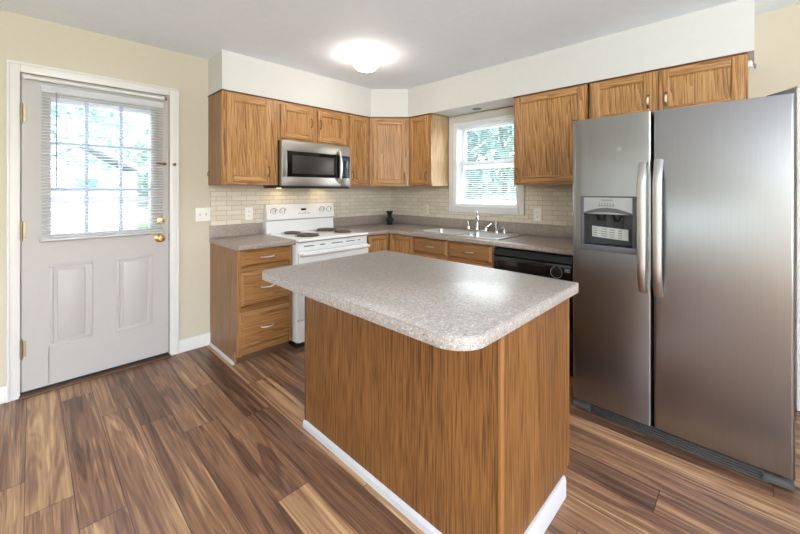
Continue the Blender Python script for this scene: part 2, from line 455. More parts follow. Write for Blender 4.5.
def part(name, bm, mats, parent, label=None):
    base = BASE[parent.name]
    bmesh.ops.translate(bm, verts=bm.verts, vec=-base)
    o = bpy.data.objects.new(name, bpy.data.meshes.new(name)); COL.objects.link(o)
    _finish(o, bm, mats); o.parent = parent
    BASE[o.name] = base
    if label: o['label'] = label
    return o
def struct(name, bm, mats, parent=None):
    o = bpy.data.objects.new(name, bpy.data.meshes.new(name)); COL.objects.link(o)
    _finish(o, bm, mats)
    if parent: o.parent = parent
    else: o['kind'] = 'structure'
    BASE[o.name] = Vector((0, 0, 0))
    return o
RB = -PI/2            # frame of the window wall: local x = -world y, local y = world x

# ================================================================== the room
RX, RY, H = -5.9, -6.1, 2.45
bm = NB(); box(bm, RX, 0.15, RY, 0.15, -0.12, 0); struct('floor', bm, 'floor')
bm = NB(); box(bm, RX-.15, 0.3, RY-.15, 0.3, H, H+.12); struct('ceiling', bm, 'ceil')
def wall_with_hole(x0, x1, hx0, hx1, hz0, hz1, y0, y1):
    bm = NB()
    box(bm, x0, hx0, y0, y1, 0, H); box(bm, hx1, x1, y0, y1, 0, H)
    if hz0 > 0: box(bm, hx0, hx1, y0, y1, 0, hz0)
    box(bm, hx0, hx1, y0, y1, hz1, H)
    return bm
def turn(bm, rot):
    bmesh.ops.rotate(bm, verts=bm.verts, cent=(0, 0, 0), matrix=Matrix.Rotation(rot, 3, 'Z')); return bm
DX0, DX1, DZ1 = -3.30, -2.466, 2.085
struct('wall_back', wall_with_hole(RX, 0.15, DX0, DX1, 0, DZ1, 0, 0.15), 'wall')
WY0, WY1, WZ0, WZ1 = 1.012, 1.757, 1.152, 2.055     # window opening in the window wall's frame
struct('wall_right', turn(wall_with_hole(0, -RY, WY0, WY1, WZ0, WZ1, 0, 0.15), RB), 'wall')
bm = NB()
for (a, b_, c, d) in ((RY, -4.0, 0, H), (-1.3, 0.15, 0, H), (-4.0, -1.3, 0, .9), (-4.0, -1.3, 1.9, H)): box(bm, RX-.15, RX, a, b_, c, d)
struct('wall_left', bm, 'wall')
bm = NB()
for (a, b_, c, d) in ((RX, -5.5, 0, H), (-2.5, 0.15, 0, H), (-5.5, -2.5, 0, .4), (-5.5, -2.5, 2.3, H)): box(bm, a, b_, RY-.15, RY, c, d)
struct('wall_front', bm, 'wall')
for nm, bx in (('window_2', (RX-.13, RX-.02, -4.0, -1.3, .9, 1.9)), ('window_3', (-5.5, -2.5, RY-.13, RY-.02, .4, 2.3))):
    bm = NB(); x0, x1, y0, y1, z0, z1 = bx
    if nm == 'window_2':
        for a, b_ in ((y0, y0+.06), (y1-.06, y1), ((y0+y1)/2-.03, (y0+y1)/2+.03)): box(bm, x0, x1, a, b_, z0, z1)
        for a, b_ in ((z0, z0+.06), (z1-.06, z1)): box(bm, x0, x1, y0, y1, a, b_)
    else:
        for a, b_ in ((x0, x0+.06), (x1-.06, x1), ((x0+x1)/2-.03, (x0+x1)/2+.03)): box(bm, a, b_, y0, y1, z0, z1)
        for a, b_ in ((z0, z0+.06), (z1-.06, z1)): box(bm, x0, x1, y0, y1, a, b_)
    struct(nm, bm, 'pvc')

# soffit over the wall cabinets
bm = NB()
prism(bm, [(-2.18, 0), (-2.18, -.32), (-.612, -.32), (-.32, -.612), (-.32, -3.356), (0, -3.356), (0, 0)], 2.136, H, 0)
struct('soffit', bm, 'soffit')

# skirting boards
def skirting(name, x0, x1, y1=0.0, rot=0.0):
    bm = NB(); extrude_x(bm, [(y1, 0), (y1-.014, 0), (y1-.014, .085), (y1-.008, .1), (y1, .1)], x0, x1)
    turn(bm, rot); struct(name, bm, 'white')
skirting('baseboard_back', -2.405, -2.168)
skirting('baseboard_back_left', RX, -3.352)
skirting('baseboard_right', 4.502, -RY, 0, RB)

# backsplash tile, one slab along each wall
bm = NB(); box(bm, -2.166, -.0, -.006, 0, 1.0, 1.338); struct('backsplash_back', bm, 'tile')
bm = NB(); box(bm, -.006, 0, -.95, -.006, 1.0, 1.338); box(bm, -.006, 0, -2.53, -1.818, 1.0, 1.338)
box(bm, -.006, 0, -1.818, -.95, 1.0, 1.092)
struct('backsplash_right', bm, 'tile')

# ---------------------------------------------------------------- back door
door = bpy.data.objects.new('door_1', None); COL.objects.link(door); door['kind'] = 'structure'; BASE['door_1'] = Vector((0, 0, 0))
GX0, GX1, GZ0, GZ1 = -3.165, -2.585, 1.02, 1.95
DY0, DY1 = -.012, .034
bm = NB()
sx0, sx1, sz0, sz1 = -3.288, -2.477, .035, 2.073
for (a, b_, c, d) in ((sx0, GX0, sz0, sz1), (GX1, sx1, sz0, sz1), (GX0, GX1, GZ1, sz1), (GX0, GX1, .83, GZ0)): box(bm, a, b_, DY0, DY1, c, d)
PX = ((-3.162, -2.94), (-2.808, -2.583))
box(bm, GX0, PX[0][0], DY0, DY1, sz0, .83) if PX[0][0] > GX0 else None
box(bm, PX[0][1], PX[1][0], DY0, DY1, .285, .83)
box(bm, PX[1][1], GX1+.0, DY0, DY1, .285, .83) if False else None
box(bm, GX0, GX1, DY0, DY1, sz0, .285)
box(bm, GX0, GX1, DY0+.02, DY1, .285, .83)
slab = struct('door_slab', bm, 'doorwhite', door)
for (a, b_) in PX:      # embossed panels: a low moulding, a shallow sunk border, a raised field
    bm = NB()
    for (p, q, r, s_) in ((a, b_, .83-.020, .83), (a, b_, .285, .285+.020), (a, a+.020, .305, .81), (b_-.020, b_, .305, .81)):
        box(bm, p, q, DY0-.0035, DY0+.02, r, s_, .0034)
    box(bm, a+.018, b_-.018, DY0+.0045, DY0+.018, .285+.018, .83-.018)
    box(bm, a+.040, b_-.040, DY0-.001, DY0+.016, .285+.040, .83-.040, .0050)
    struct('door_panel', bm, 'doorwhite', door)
bm = NB()   # window bead + muntins
for (p, q, r, s) in ((GX0-.03, GX1+.03, GZ1-.01, GZ1+.03), (GX0-.03, GX0+.012, GZ0+.008, GZ1-.01), (GX1-.012, GX1+.03, GZ0+.008, GZ1-.01)):
    box(bm, p, q, DY0-.012, DY0+.004, r, s, .005)
box(bm, GX0-.045, GX1+.045, DY0-.02, DY0+.004, GZ0-.035, GZ0+.008, .006)
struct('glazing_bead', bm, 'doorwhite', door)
bm = NB()
for k in (1, 2):
    x = GX0+(GX1-GX0)*k/3; box(bm, x-.011, x+.011, .002, .022, GZ0, GZ1)
    z = GZ0+(GZ1-GZ0)*k/3; box(bm, GX0, GX1, .003, .021, z-.0105, z+.0105)
struct('muntin', bm, 'grille', door)
bm = NB(); box(bm, GX0, GX1, .010, .014, GZ0, GZ1); struct('glass_pane', bm, 'glass', door)
bm = NB()   # casing and jamb
CX0, CX1, CZ = -3.352, -2.406, 2.142
def casing(bm, x0, x1, ix0, ix1, z1, iz1, z0=0.0, y=0.0, t=.018, iz0=None):
    box(bm, x0, ix0, y-t, y, z0, z1, .004); box(bm, ix1, x1, y-t, y, z0, z1, .004)
    box(bm, ix0, ix1, y-t, y, iz1, z1, .004)
    zz = z0 if iz0 is None else z0+.013
    box(bm, x0-.001, x0+.013, y-t-.006, y, zz, z1-.013, .003); box(bm, x1-.013, x1+.001, y-t-.006, y, zz, z1-.013, .003)
    box(bm, x0, x1, y-t-.006, y, z1-.013, z1+.001, .003)
    if iz0 is not None: box(bm, ix0, ix1, y-t, y, z0, iz0, .004); box(bm, x0, x1, y-t-.006, y, z0-.001, z0+.013, .003)
casing(bm, CX0, CX1, -3.294, -2.471, CZ, 2.08)
struct('door_casing', bm, 'white', door)
bm = NB()
box(bm, DX0, -3.294, -.001, .15, 0, DZ1); box(bm, -2.471, DX1, -.001, .15, 0, DZ1); box(bm, DX0, DX1, -.001, .15, 2.08, DZ1)
for (p, q) in ((-3.294, -3.27), (-2.495, -2.471)): box(bm, p, q, .036, .05, 0, 2.08)
struct('door_jamb', bm, 'white', door)
bm = NB(); box(bm, DX0, DX1, -.045, .15, 0.0, .016, .004); struct('threshold', bm, 'kick', door)
bm = NB(); box(bm, sx0, sx1, -.004, .030, .017, .036); struct('door_sweep', bm, 'blackmat', door)
for z in (1.82, 1.066, .31):
    bm = NB()
    tube(bm, [(-3.289, -.020, z-.055), (-3.289, -.020, z+.055)], .0075)
    for zz in (z-.058, z+.058): lathe(bm, [(.0, -.006), (.006, -.004), (.006, .004), (0, .006)], (-3.289, -.020, zz), seg=10)
    box(bm, -3.312, -3.268, -.016, -.0125, z-.05, z+.05)
    struct('hinge', bm, 'hinge', door)
bm = NB()
lathe(bm, [(.0, .0), (.034, .0), (.034, .005), (.028, .010), (.014, .014), (.012, .032), (.022, .040), (.028, .052), (.027, .064), (.018, .072), (0, .074)], (-2.54, DY0, .952), '-y')
struct('door_knob', bm, 'brass', door)
bm = NB()
lathe(bm, [(.0, .0), (.032, .0), (.032, .006), (.026, .014), (.02, .016), (0, .016)], (-2.532, DY0, 1.09), '-y')
box(bm, -2.537, -2.527, DY0-.034, DY0-.012, 1.074, 1.106, .004)
struct('deadbolt', bm, 'brass', door)
bm = NB(); box(bm, -2.578, -2.493, DY0-.008, DY0, 1.524, 1.546, .002); box(bm, -2.568, -2.5, DY0-.014, DY0-.006, 1.531, 1.539, .003)
lathe(bm, [(0, 0), (.007, 0), (.007, .012), (0, .014)], (-2.545, DY0-.012, 1.535), '-y', 12)
struct('door_chain_track', bm, 'brassold', door)
bm = NB(); lathe(bm, [(0, 0), (.013, 0), (.013, .006), (.006, .012), (0, .012)], (-2.438, -.018, 1.534), '-y', 16)
struct('chain_keeper', bm, 'brassold', door)
bm = NB(); box(bm, -2.476, -2.469, -.014, .02, .925, .982); struct('strike_plate', bm, 'brassold', door)

# curtain rod across the top of the door
t = thing('curtain_rod', 'white curtain rod spanning the top of the back door, above its blind', 'curtain rod', (-2.885, -.045, 2.043))
bm = NB(); tube(bm, [(-3.27, -.045, 2.046), (-2.512, -.045, 2.043)], .0105, 14); part('rod', bm, 'white', t)
for x in (-3.272, -2.505):
    bm = NB(); lathe(bm, [(0, 0), (.012, 0), (.014, .006), (.012, .014), (0, .016)], (x-.008, -.045, 2.045), 'x', 14); part('end_cap', bm, 'brassold' if x > -3 else 'white', t)
for x in (-3.255, -2.52):
    bm = NB(); box(bm, x-.006, x+.006, -.05, -.013, 2.038, 2.062, .002); part('bracket', bm, 'white', t)

def blind(name, label, x0, x1, z0, z1, y, pitch, depth, tilt, base, rot, head, wand=None):
    t = thing(name, label, 'blind', base, rot)
    bm = NB(); box(bm, x0, x1, y-.016, y+.014, z1-head, z1, .003); part('headrail', bm, 'slat', t)
    bm = NB(); z = z1-head-.012; c, s = math.cos(tilt), math.sin(tilt)
    while z > z0+.02:
        pts = []
        for k in range(4):
            u = (k/3-.5)*depth; crown = .0022*(1-(2*k/3-1)**2)
            pts.append((y+u*c, z+u*s+crown))
        prof = pts+[(p[0], p[1]-.0006) for p in pts[::-1]]
        extrude_x(bm, prof, x0+.004, x1-.004)
        z -= pitch
    part('slats', bm, 'slat', t)
    bm = NB(); box(bm, x0+.002, x1-.002, y-.012, y+.012, z0, z0+.014, .003); part('bottom_rail', bm, 'slat', t)
    w = x1-x0
    for f in (.14, .86):
        for dy in (-.5, .5):
            bm = NB(); yy = y+dy*depth*c; tube(bm, [(x0+w*f, yy, z0+.01), (x0+w*f, yy, z1-head)], .0006, 5); part('ladder_cord', bm, 'slat', t)
    if wand:
        bm = NB(); tube(bm, [(wand[0], y-.022, wand[1]), (wand[0], y-.022, z1-head+.004)], .0035, 8); part('tilt_wand', bm, 'greyprint', t)
    return t
blind('window_blind', 'white mini blind hanging over the glass of the back door', -3.203, -2.52, .992, 2.012, -.040, 0.0205, .025, math.radians(11), (-2.86, -.04, .992), 0, .044, (-3.128, 1.335))

# ---------------------------------------------------------------- storm door outside
t = thing('storm_door', 'white storm door with a cross bar, seen through the back door glass', 'door', (-2.88, .19, 0))
bm = NB()
for (p, q, r, s) in ((-3.3, -3.19, .02, 2.06), (-2.57, -2.46, .02, 2.06), (-3.19, -2.57, 1.94, 2.06), (-3.19, -2.57, .02, .5), (-3.19, -2.57, 1.225, 1.275)): box(bm, p, q, .17, .2, r, s, .004)
part('frame', bm, 'pvc', t)
for (r, s) in ((.5, 1.225), (1.275, 1.94)):
    bm = NB(); box(bm, -3.19, -2.57, .183, .187, r, s); part('glass_pane', bm, 'glass', t)

# ---------------------------------------------------------------- kitchen window
win = bpy.data.objects.new('window_1', None); COL.objects.link(win); win['kind'] = 'structure'
BASE['window_1'] = Vector((0, 0, 0))
bm = NB(); casing(bm, .951, 1.818, WY0, WY1, 2.124, WZ1, z0=1.09, iz0=WZ0)
turn(bm, RB); struct('window_casing', bm, 'white', win)
bm = NB()
for (p, q, r, s) in ((WY0, WY0+.028, WZ0, WZ1), (WY1-.028, WY1, WZ0, WZ1), (WY0+.028, WY1-.028, WZ0, WZ0+.03), (WY0+.028, WY1-.028, WZ1-.03, WZ1)): box(bm, p, q, .0, .15, r, s)
turn(bm, RB); struct('window_jamb', bm, 'pvc', win)
def sash(nm, y0, y1, z0, z1):
    bm = NB(); a, b_ = WY0+.028, WY1-.028
    for (p, q, r, s) in ((a, a+.036, z0, z1), (b_-.036, b_, z0, z1), (a+.036, b_-.036, z0, z0+.042), (a+.036, b_-.036, z1-.042, z1)): box(bm, p, q, y0, y1, r, s, .004)
    turn(bm, RB); sh = struct(nm, bm, 'pvc', win)
    bm = NB(); box(bm, a+.036, b_-.036, (y0+y1)/2-.002, (y0+y1)/2+.002, z0+.042, z1-.042); turn(bm, RB); struct('glass_pane', bm, 'glass', sh)
sash('lower_sash', .075, .105, WZ0+.03, 1.632)
sash('upper_sash', .107, .137, 1.566, WZ1-.03)
blind('window_blind', 'white mini blind with open slats inside the kitchen window above the sink', WY0+.032, WY1-.032, WZ0+.045, WZ1-.03, .045, 0.0215, .025, math.radians(15), (1.384, .045, WZ0+.045), RB, .034)

# ================================================================== cabinets
OAK_A = ['oak_z', 'oak_x', 'oak_dark']      # vertical grain, horizontal grain, dark
def cab_handle(parent, x, y, z, vert=True, ln=.085, mats=('brassold', 'ceramic'), fat=1.0):
    """bail pull standing off the face at (x, y, z): two feet and an arched grip"""
    bm = NB(); pts = []; n = 10
    for k in range(n+1):
        s = (k/n-.5)*ln; d = -.006-.02*math.sin(PI*k/n)
        pts.append((x, y+d, z+s) if vert else (x+s, y+d, z))
    tube(bm, pts, [fat*(.0032+.0012*math.sin(PI*k/n)) for k in range(n+1)], 8)
    for sgn in (-1, 1):
        p = (x, y, z+sgn*ln/2) if vert else (x+sgn*ln/2, y, z)
        lathe(bm, [(0, 0), (.0075, 0), (.006, .005), (.004, .01), (0, .011)], p, '-y', 10)
    h = part('handle', bm, mats[0], parent)
    if mats[1]:
        bm = NB(); tube(bm, pts[3:8], [.0048, .0058, .0062, .0058, .0048], 10); part('grip', bm, mats[1], parent_of(h)) if False else None
        bm.free()
    return h
def parent_of(o): return o.parent
def cab_door(t, x0, x1, z0, z1, y, hx=None, hz=None, fw=.052, horiz=False, pull=None, name='door', hv=True, hmat='brassold'):
    """framed door whose back is at y; stiles, rails, sunk panel with a bevel, a pull"""
    bm = NB(); T = .02
    box(bm, x0, x0+fw, y-T, y, z0, z1, .004, 0); box(bm, x1-fw, x1, y-T, y, z0, z1, .004, 0)
    box(bm, x0+fw, x1-fw, y-T, y, z0, z0+fw, .004, 1); box(bm, x0+fw, x1-fw, y-T, y, z1-fw, z1, .004, 1)
    d = part(name, bm, ['oak_z', 'oak_x'], t)
    bm = NB(); a, b_, c, e = x0+fw-.003, x1-fw+.003, z0+fw-.003, z1-fw+.003
    # sticking: a sloped edge all round, then the flat field
    tt = bmesh.new(); g = .010
    o4 = [tt.verts.new(p) for p in ((a, y-T+.003, c), (b_, y-T+.003, c), (b_, y-T+.003, e), (a, y-T+.003, e))]
    i4 = [tt.verts.new(p) for p in ((a+g, y-T+.011, c+g), (b_-g, y-T+.011, c+g), (b_-g, y-T+.011, e-g), (a+g, y-T+.011, e-g))]
    for k in range(4): tt.faces.new((o4[k], o4[(k+1) % 4], i4[(k+1) % 4], i4[k]))
    tt.faces.new(i4)
    k4 = [tt.verts.new(p) for p in ((a, y-.002, c), (b_, y-.002, c), (b_, y-.002, e), (a, y-.002, e))]
    for k in range(4): tt.faces.new((o4[k], k4[k], k4[(k+1) % 4], o4[(k+1) % 4]))
    tt.faces.new(k4)
    bmesh.ops.recalc_face_normals(tt, faces=tt.faces)
    _merge(bm, tt, 0)
    part('panel', bm, 'oak_z', d)
    if hx is not None: cab_handle(d, hx, y-T, hz, hv, .08, (hmat, None))
    return d
def drawer_front(t, x0, x1, z0, z1, y, name='drawer'):
    bm = NB(); T = .02
    tt = bmesh.new(); g = .018
    o4 = [tt.verts.new(p) for p in ((x0, y-.004, z0), (x1, y-.004, z0), (x1, y-.004, z1), (x0, y-.004, z1))]
    i4 = [tt.verts.new(p) for p in ((x0+g, y-T, z0+g), (x1-g, y-T, z0+g), (x1-g, y-T, z1-g), (x0+g, y-T, z1-g))]
    k4 = [tt.verts.new(p) for p in ((x0, y, z0), (x1, y, z0), (x1, y, z1), (x0, y, z1))]
    for k in range(4):
        tt.faces.new((o4[k], o4[(k+1) % 4], i4[(k+1) % 4], i4[k])); tt.faces.new((o4[k], k4[k], k4[(k+1) % 4], o4[(k+1) % 4]))
    tt.faces.new(i4); tt.faces.new(k4)
    bmesh.ops.recalc_face_normals(tt, faces=tt.faces)
    _merge(bm, tt, 0)
    d = part(name, bm, 'oak_low_x', t)
    cab_handle(d, (x0+x1)/2, y-T, (z0+z1)/2, False, .10, ('nickel', None), 1.5)
    return d
FD = .315       # front of the wall cabinets' face frames
def wall_cab_body(t, x0, x1, z0, z1, stiles, name='body', side='oak_side', gaps=()):
    bm = NB(); box(bm, x0, x1, -FD+.018, -.001, z0, z1)
    part(name, bm, side, t)
    bm = NB()
    for (p, q) in stiles: box(bm, p, q, -FD, -FD+.018, z0, z1, 0, 0)
    a, b_ = stiles[0][0], stiles[-1][1]
    box(bm, a, b_, -FD+.0004, -FD+.018, z0, z0+.03, 0, 1); box(bm, a, b_, -FD+.0004, -FD+.018, z1-.035, z1, 0, 1)
    part('face_frame', bm, ['oak_z', 'oak_x'], t)
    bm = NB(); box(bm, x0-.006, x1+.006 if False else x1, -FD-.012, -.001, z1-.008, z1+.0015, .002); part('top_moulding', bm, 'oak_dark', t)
WT, WB = 2.134, 1.372
t = thing('wall_cabinet', 'tall single-door oak wall cabinet at the left end, left of the microwave', 'cabinet', (-1.942, 0, WB), 0)
wall_cab_body(t, -2.18, -1.706, WB, WT, [(-2.18, -2.14), (-1.785, -1.706)])
cab_door(t, -2.147, -1.776, 1.398, 2.106, -FD, -1.800, 1.49)
bm = NB(); tube(bm, [(-2.181, -.02, 1.49), (-2.19, -.022, 1.475), (-2.193, -.024, 1.455), (-2.187, -.03, 1.447)], .004, 8); part('side_hook', bm, 'brassold', t)
t = thing('wall_cabinet', 'short two-door oak wall cabinet directly above the microwave', 'cabinet', (-1.325, 0, 1.77), 0)
wall_cab_body(t, -1.705, -.944, 1.775, WT, [(-1.705, -1.66), (-1.36, -1.29), (-.975, -.944)])
cab_door(t, -1.686, -1.350, 1.798, 2.100, -FD, -1.374, 1.965)
cab_door(t, -1.300, -.962, 1.798, 2.100, -FD, -1.272, 1.965)
t = thing('wall_cabinet', 'narrow oak wall cabinet between the microwave and the diagonal corner cabinet', 'cabinet', (-.777, 0, WB), 0)
wall_cab_body(t, -.943, -.6115, WB, WT, [(-.943, -.89), (-.66, -.6115)])
cab_door(t, -.905, -.648, 1.392, 2.108, -FD, -.880, 1.48, .045)
# diagonal corner cabinet
RC = -PI/4
def cl(p): return (.70711*(p[0]-p[1]), .70711*(p[0]+p[1]))
t = thing('corner_wall_cabinet', 'diagonal oak wall cabinet filling the corner between the two walls', 'cabinet', (0, -.62, WB), RC)
bm = NB(); prism(bm, [cl(p) for p in ((-.611, -.002), (-.002, -.002), (-.002, -.611), (-.301, -.611), (-.611, -.301))], WB, WT); part('body', bm, 'oak_side', t)
yd = -.925*.70711; hw = .2165
bm = NB()
yf = yd-.001
box(bm, -hw, -.16, yf-.012, yf+.012, WB, WT, 0, 0); box(bm, .16, hw, yf-.012, yf+.012, WB, WT, 0, 0)
box(bm, -hw, hw, yf-.0116, yf+.012, WB, WB+.035, 0, 1); box(bm, -hw, hw, yf-.0116, yf+.012, WT-.04, WT, 0, 1)
part('face_frame', bm, ['oak_z', 'oak_x'], t)
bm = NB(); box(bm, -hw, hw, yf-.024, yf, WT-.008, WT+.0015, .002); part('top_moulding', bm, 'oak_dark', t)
cab_door(t, -.186, .188, 1.392, 2.104, yf-.012, .166, 1.48)
t = thing('wall_cabinet', 'narrow oak wall cabinet between the corner cabinet and the window', 'cabinet', (.777, 0, WB), RB)
wall_cab_body(t, .6115, .94, WB, WT, [(.6115, .655), (.895, .94)], side='oak_pale')
cab_door(t, .641, .914, 1.390, 2.110, -FD, .888, 1.48, .045)
t = thing('wall_cabinet', 'single-door oak wall cabinet right of the window, beside the refrigerator', 'cabinet', (2.166, 0, WB), RB)
wall_cab_body(t, 1.867, 2.458, WB, WT, [(1.867, 1.91), (2.43, 2.458)])
cab_door(t, 1.884, 2.444, 1.390, 2.116, -FD, 1.903, 1.47)
t = thing('wall_cabinet', 'low two-door oak wall cabinet above the refrigerator', 'cabinet', (2.9, 0, 1.8), RB)
wall_cab_body(t, 2.472, 3.328, 1.80, WT, [(2.472, 2.51), (2.86, 2.925), (3.30, 3.328)])
cab_door(t, 2.492, 2.868, 1.82, 2.118, -FD, 2.845, 1.925)
cab_door(t, 2.905, 3.310, 1.82, 2.118, -FD, 2.943, 1.925)
# ivory grips on the pulls above the refrigerator
for d in [o for o in t.children if o.name.startswith('door')]:
    x = 2.845 if d.name == min(q.name for q in t.children if q.name.startswith('door')) else 2.943
    h = [q for q in d.children if q.name.startswith('handle')][0]
    bm = NB(); n = 10; tube(bm, [(x, -FD-.02-.006-.02*math.sin(PI*k/n), 1.925+(k/n-.5)*.08) for k in range(2, 9)], [.005, .0062, .0068, .007, .0068, .0062, .005], 10)
    bmesh.ops.translate(bm, verts=bm.verts, vec=-BASE[t.name])
    g = h.data
    b2 = bmesh.new(); b2.from_mesh(g)
    me = bpy.data.meshes.new('tmp2')
    for f in bm.faces: f.material_index = 1; f.smooth = True
    bm.to_mesh(me); bm.free(); b2.from_mesh(me); b2.to_mesh(g); b2.free(); bpy.data.meshes.remove(me)
    g.materials.append(M['ceramic'])
# white wire mount beside the end of that cabinet
t = thing('cable_mount', 'small round white mount on the wall just past the end of the cabinet row', 'wall fitting', (3.347, -.02, 2.08), RB)
bm = NB(); lathe(bm, [(0, 0), (.022, 0), (.022, .012), (.012, .02), (0, .02)], (3.3285, -.22, 2.085), 'x', 18); part('base', bm, 'plate', t)
bm = NB(); tube(bm, [(3.352, -.22, 2.085), (3.36, -.22, 2.075), (3.36, -.222, 2.055)], .006, 8); part('hook', bm, 'greyprint', t)

# recessed lamp in the soffit underside
t = thing('recessed_light', 'small unlit recessed lamp in the soffit underside above the kitchen window', 'light', (-.145, -1.388, 2.134))
bm = NB(); lathe(bm, [(.034, .0), (.045, -.002), (.046, .0025), (.034, .0025)], (-.145, -1.388, 2.1335), seg=24); part('trim_ring', bm, 'canlens', t)
bm = NB(); lathe(bm, [(0, .0024), (.034, .0024), (.034, .0012), (0, .0012)], (-.145, -1.388, 2.1325), seg=24); part('lens', bm, 'canlens', t)

# ---------------------------------------------------------------- base cabinets
BZ0, BZ1 = .10, .876
t = thing('drawer_base_cabinet', 'three-drawer oak base cabinet left of the white range', 'cabinet', (-1.94, 0, 0))
bm = NB(); extrude_x(bm, [(-.002, 0), (-.515, 0), (-.515, BZ0), (-.572, BZ0), (-.572, BZ1), (-.002, BZ1)], -2.150, -1.716); part('body', bm, 'oak_side', t)
bm = NB(); extrude_x(bm, [(-.002, 0), (-.528, 0), (-.528, BZ0), (-.5715, BZ0), (-.5715, BZ1), (-.002, BZ1)], -2.166, -2.150); part('side_panel', bm, 'oak_side', t)
bm = NB()
box(bm, -2.166, -2.136, -.59, -.572, BZ0-.03, BZ1, 0, 0); box(bm, -1.745, -1.716, -.59, -.572, BZ0-.03, BZ1, 0, 0)
for (p, q) in ((.07, .115), (.39, .445), (.69, .745), (.852, BZ1)): box(bm, -2.136, -1.745, -.578, -.572, p, q, 0, 1)
part('face_frame', bm, ['oak_low_z', 'oak_low_x'], t)
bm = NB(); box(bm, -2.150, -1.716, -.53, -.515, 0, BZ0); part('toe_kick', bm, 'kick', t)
bm = NB(); extrude_y(bm, [(-2.166, 0), (-2.180, 0), (-2.178, .012), (-2.166, .018)], -.53, -.0145); part('shoe_moulding', bm, 'trimwhite', t)
for z0, z1 in ((.742, .866), (.440, .700), (.122, .394)): drawer_front(t, -2.142, -1.738, z0, z1, -.59)
# small left worktop with its splash lip
CT0, CT1 = .876, .914
t = thing('countertop', 'short speckled laminate countertop left of the range', 'countertop', (-1.94, 0, CT0))
bm = NB(); extrude_x(bm, [(-.001, CT0), (-.63, CT0), (-.635, CT0+.006), (-.635, CT1-.008), (-.63, CT1-.002), (-.622, CT1), (-.001, CT1)], -2.172, -1.708); part('top', bm, 'lamwall', t)
bm = NB(); box(bm, -2.172, -1.708, -.022, -.007, CT1, 1.018, .003); part('backsplash_lip', bm, 'lamwall', t)

# corner base cabinet
t = thing('corner_base_cabinet', 'oak corner base cabinet with folding doors, right of the range', 'cabinet', (-.4, -.4, 0))
bm = NB(); prism(bm, [(-.928, -.002), (-.002, -.002), (-.002, -.948), (-.572, -.948), (-.572, -.572), (-.928, -.572)], BZ0, BZ1); part('body', bm, 'oak_side', t)
bm = NB(); box(bm, -.928, -.90, -.59, -.572, BZ0, BZ1); box(bm, -.59, -.572, -.948, -.915, BZ0, BZ1)
box(bm, -.928, -.59, -.5895, -.572, .86, BZ1); box(bm, -.5895, -.572, -.948, -.59, .86, BZ1)
part('face_frame', bm, 'oak_z', t)
d = cab_door(t, -.895, -.617, .12, .862, -.59, fw=.045)
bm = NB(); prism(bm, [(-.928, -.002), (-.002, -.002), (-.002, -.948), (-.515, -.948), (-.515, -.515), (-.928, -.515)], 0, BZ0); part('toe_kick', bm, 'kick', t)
tb = thing('tmp', 'x', 'x', (.4, -.4, 0), RB)
before = set(bpy.data.objects)
cab_door(tb, .617, .938, .12, .862, -.59, fw=.045)
# hand the second leaf to the corner cabinet (turn its mesh into that frame)
for o in [q for q in bpy.data.objects if q not in before]:
    o.data.transform(Matrix.Translation(-BASE[t.name]) @ Matrix.Rotation(RB, 4, 'Z') @ Matrix.Translation(BASE[tb.name]))
    if o.parent == tb: o.parent = t
bpy.data.objects.remove(tb)

t = thing('sink_base_cabinet', 'oak base cabinet under the sink with two false drawer fronts', 'cabinet', (1.39, 0, 0), RB)
bm = NB()   # an open box: floor, sides, back; the sink bowls hang inside
box(bm, .950, .966, -.572, -.002, BZ0, BZ1); box(bm, 1.819, 1.835, -.572, -.002, BZ0, BZ1); box(bm, .966, 1.819, -.572, -.002, BZ0, BZ0+.016); box(bm, .966, 1.819, -.012, -.002, BZ0, BZ1)
part('body', bm, 'oak_side', t)
bm = NB()
for (p, q) in ((.950, .98), (1.345, 1.39), (1.80, 1.840)): box(bm, p, q, -.59, -.572, BZ0, BZ1, 0, 0)
for (p, q) in ((BZ0, .13), (.69, .73), (.855, BZ1)): box(bm, .950, 1.840, -.5896, -.572, p, q, 0, 1)
part('face_frame', bm, ['oak_low_z', 'oak_low_x'], t)
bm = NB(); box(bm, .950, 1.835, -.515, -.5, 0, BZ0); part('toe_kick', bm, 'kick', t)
for (p, q) in ((.958, 1.356), (1.378, 1.815)):
    drawer_front(t, p, q, .722, .866, -.59, 'false_drawer_front')
    cab_door(t, p, q, .12, .70, -.59, q-.03 if p < 1.2 else p+.03, .62)

# dishwasher
t = thing('dishwasher', 'black dishwasher between the sink cabinet and the refrigerator', 'dishwasher', (2.15, 0, 0), RB)
bm = NB(); box(bm, 1.846, 2.452, -.56, -.02, .09, .862); part('body', bm, 'blackmat', t)
bm = NB(); box(bm, 1.848, 2.45, -.6, -.56, .12, .665, .006); part('door', bm, 'black', t)
bm = NB(); box(bm, 1.848, 2.45, -.625, -.56, .672, .8, .008); part('control_panel', bm, 'black', t)
bm = NB(); extrude_x(bm, [(-.56, .80), (-.622, .802), (-.626, .812), (-.612, .835), (-.606, .856), (-.56, .858)], 1.848, 2.45); part('door_lip', bm, 'black', t)
bm = NB(); box(bm, 1.846, 2.452, -.55, -.54, .0, .09); part('toe_kick', bm, 'blackmat', t)
bm = NB(); lathe(bm, [(0, 0), (.034, 0), (.034, .004), (.026, .006), (.026, .02), (.024, .024), (0, .024)], (2.346, -.6245, .74), '-y', 28); kn = part('knob', bm, 'blackmat', t)
bm = NB()
tube(bm, [(2.346+.040*math.cos(.6*PI+k*.17), -.6252, .74+.040*math.sin(.6*PI+k*.17)) for k in range(33)], .0012, 6)
part('dial_scale', bm, 'whiteprint', kn)
bm = NB()
for k in range(4):
    x = 2.405+k*.009; box(bm, x, x+.006, -.6262, -.6245, .762, .774); 
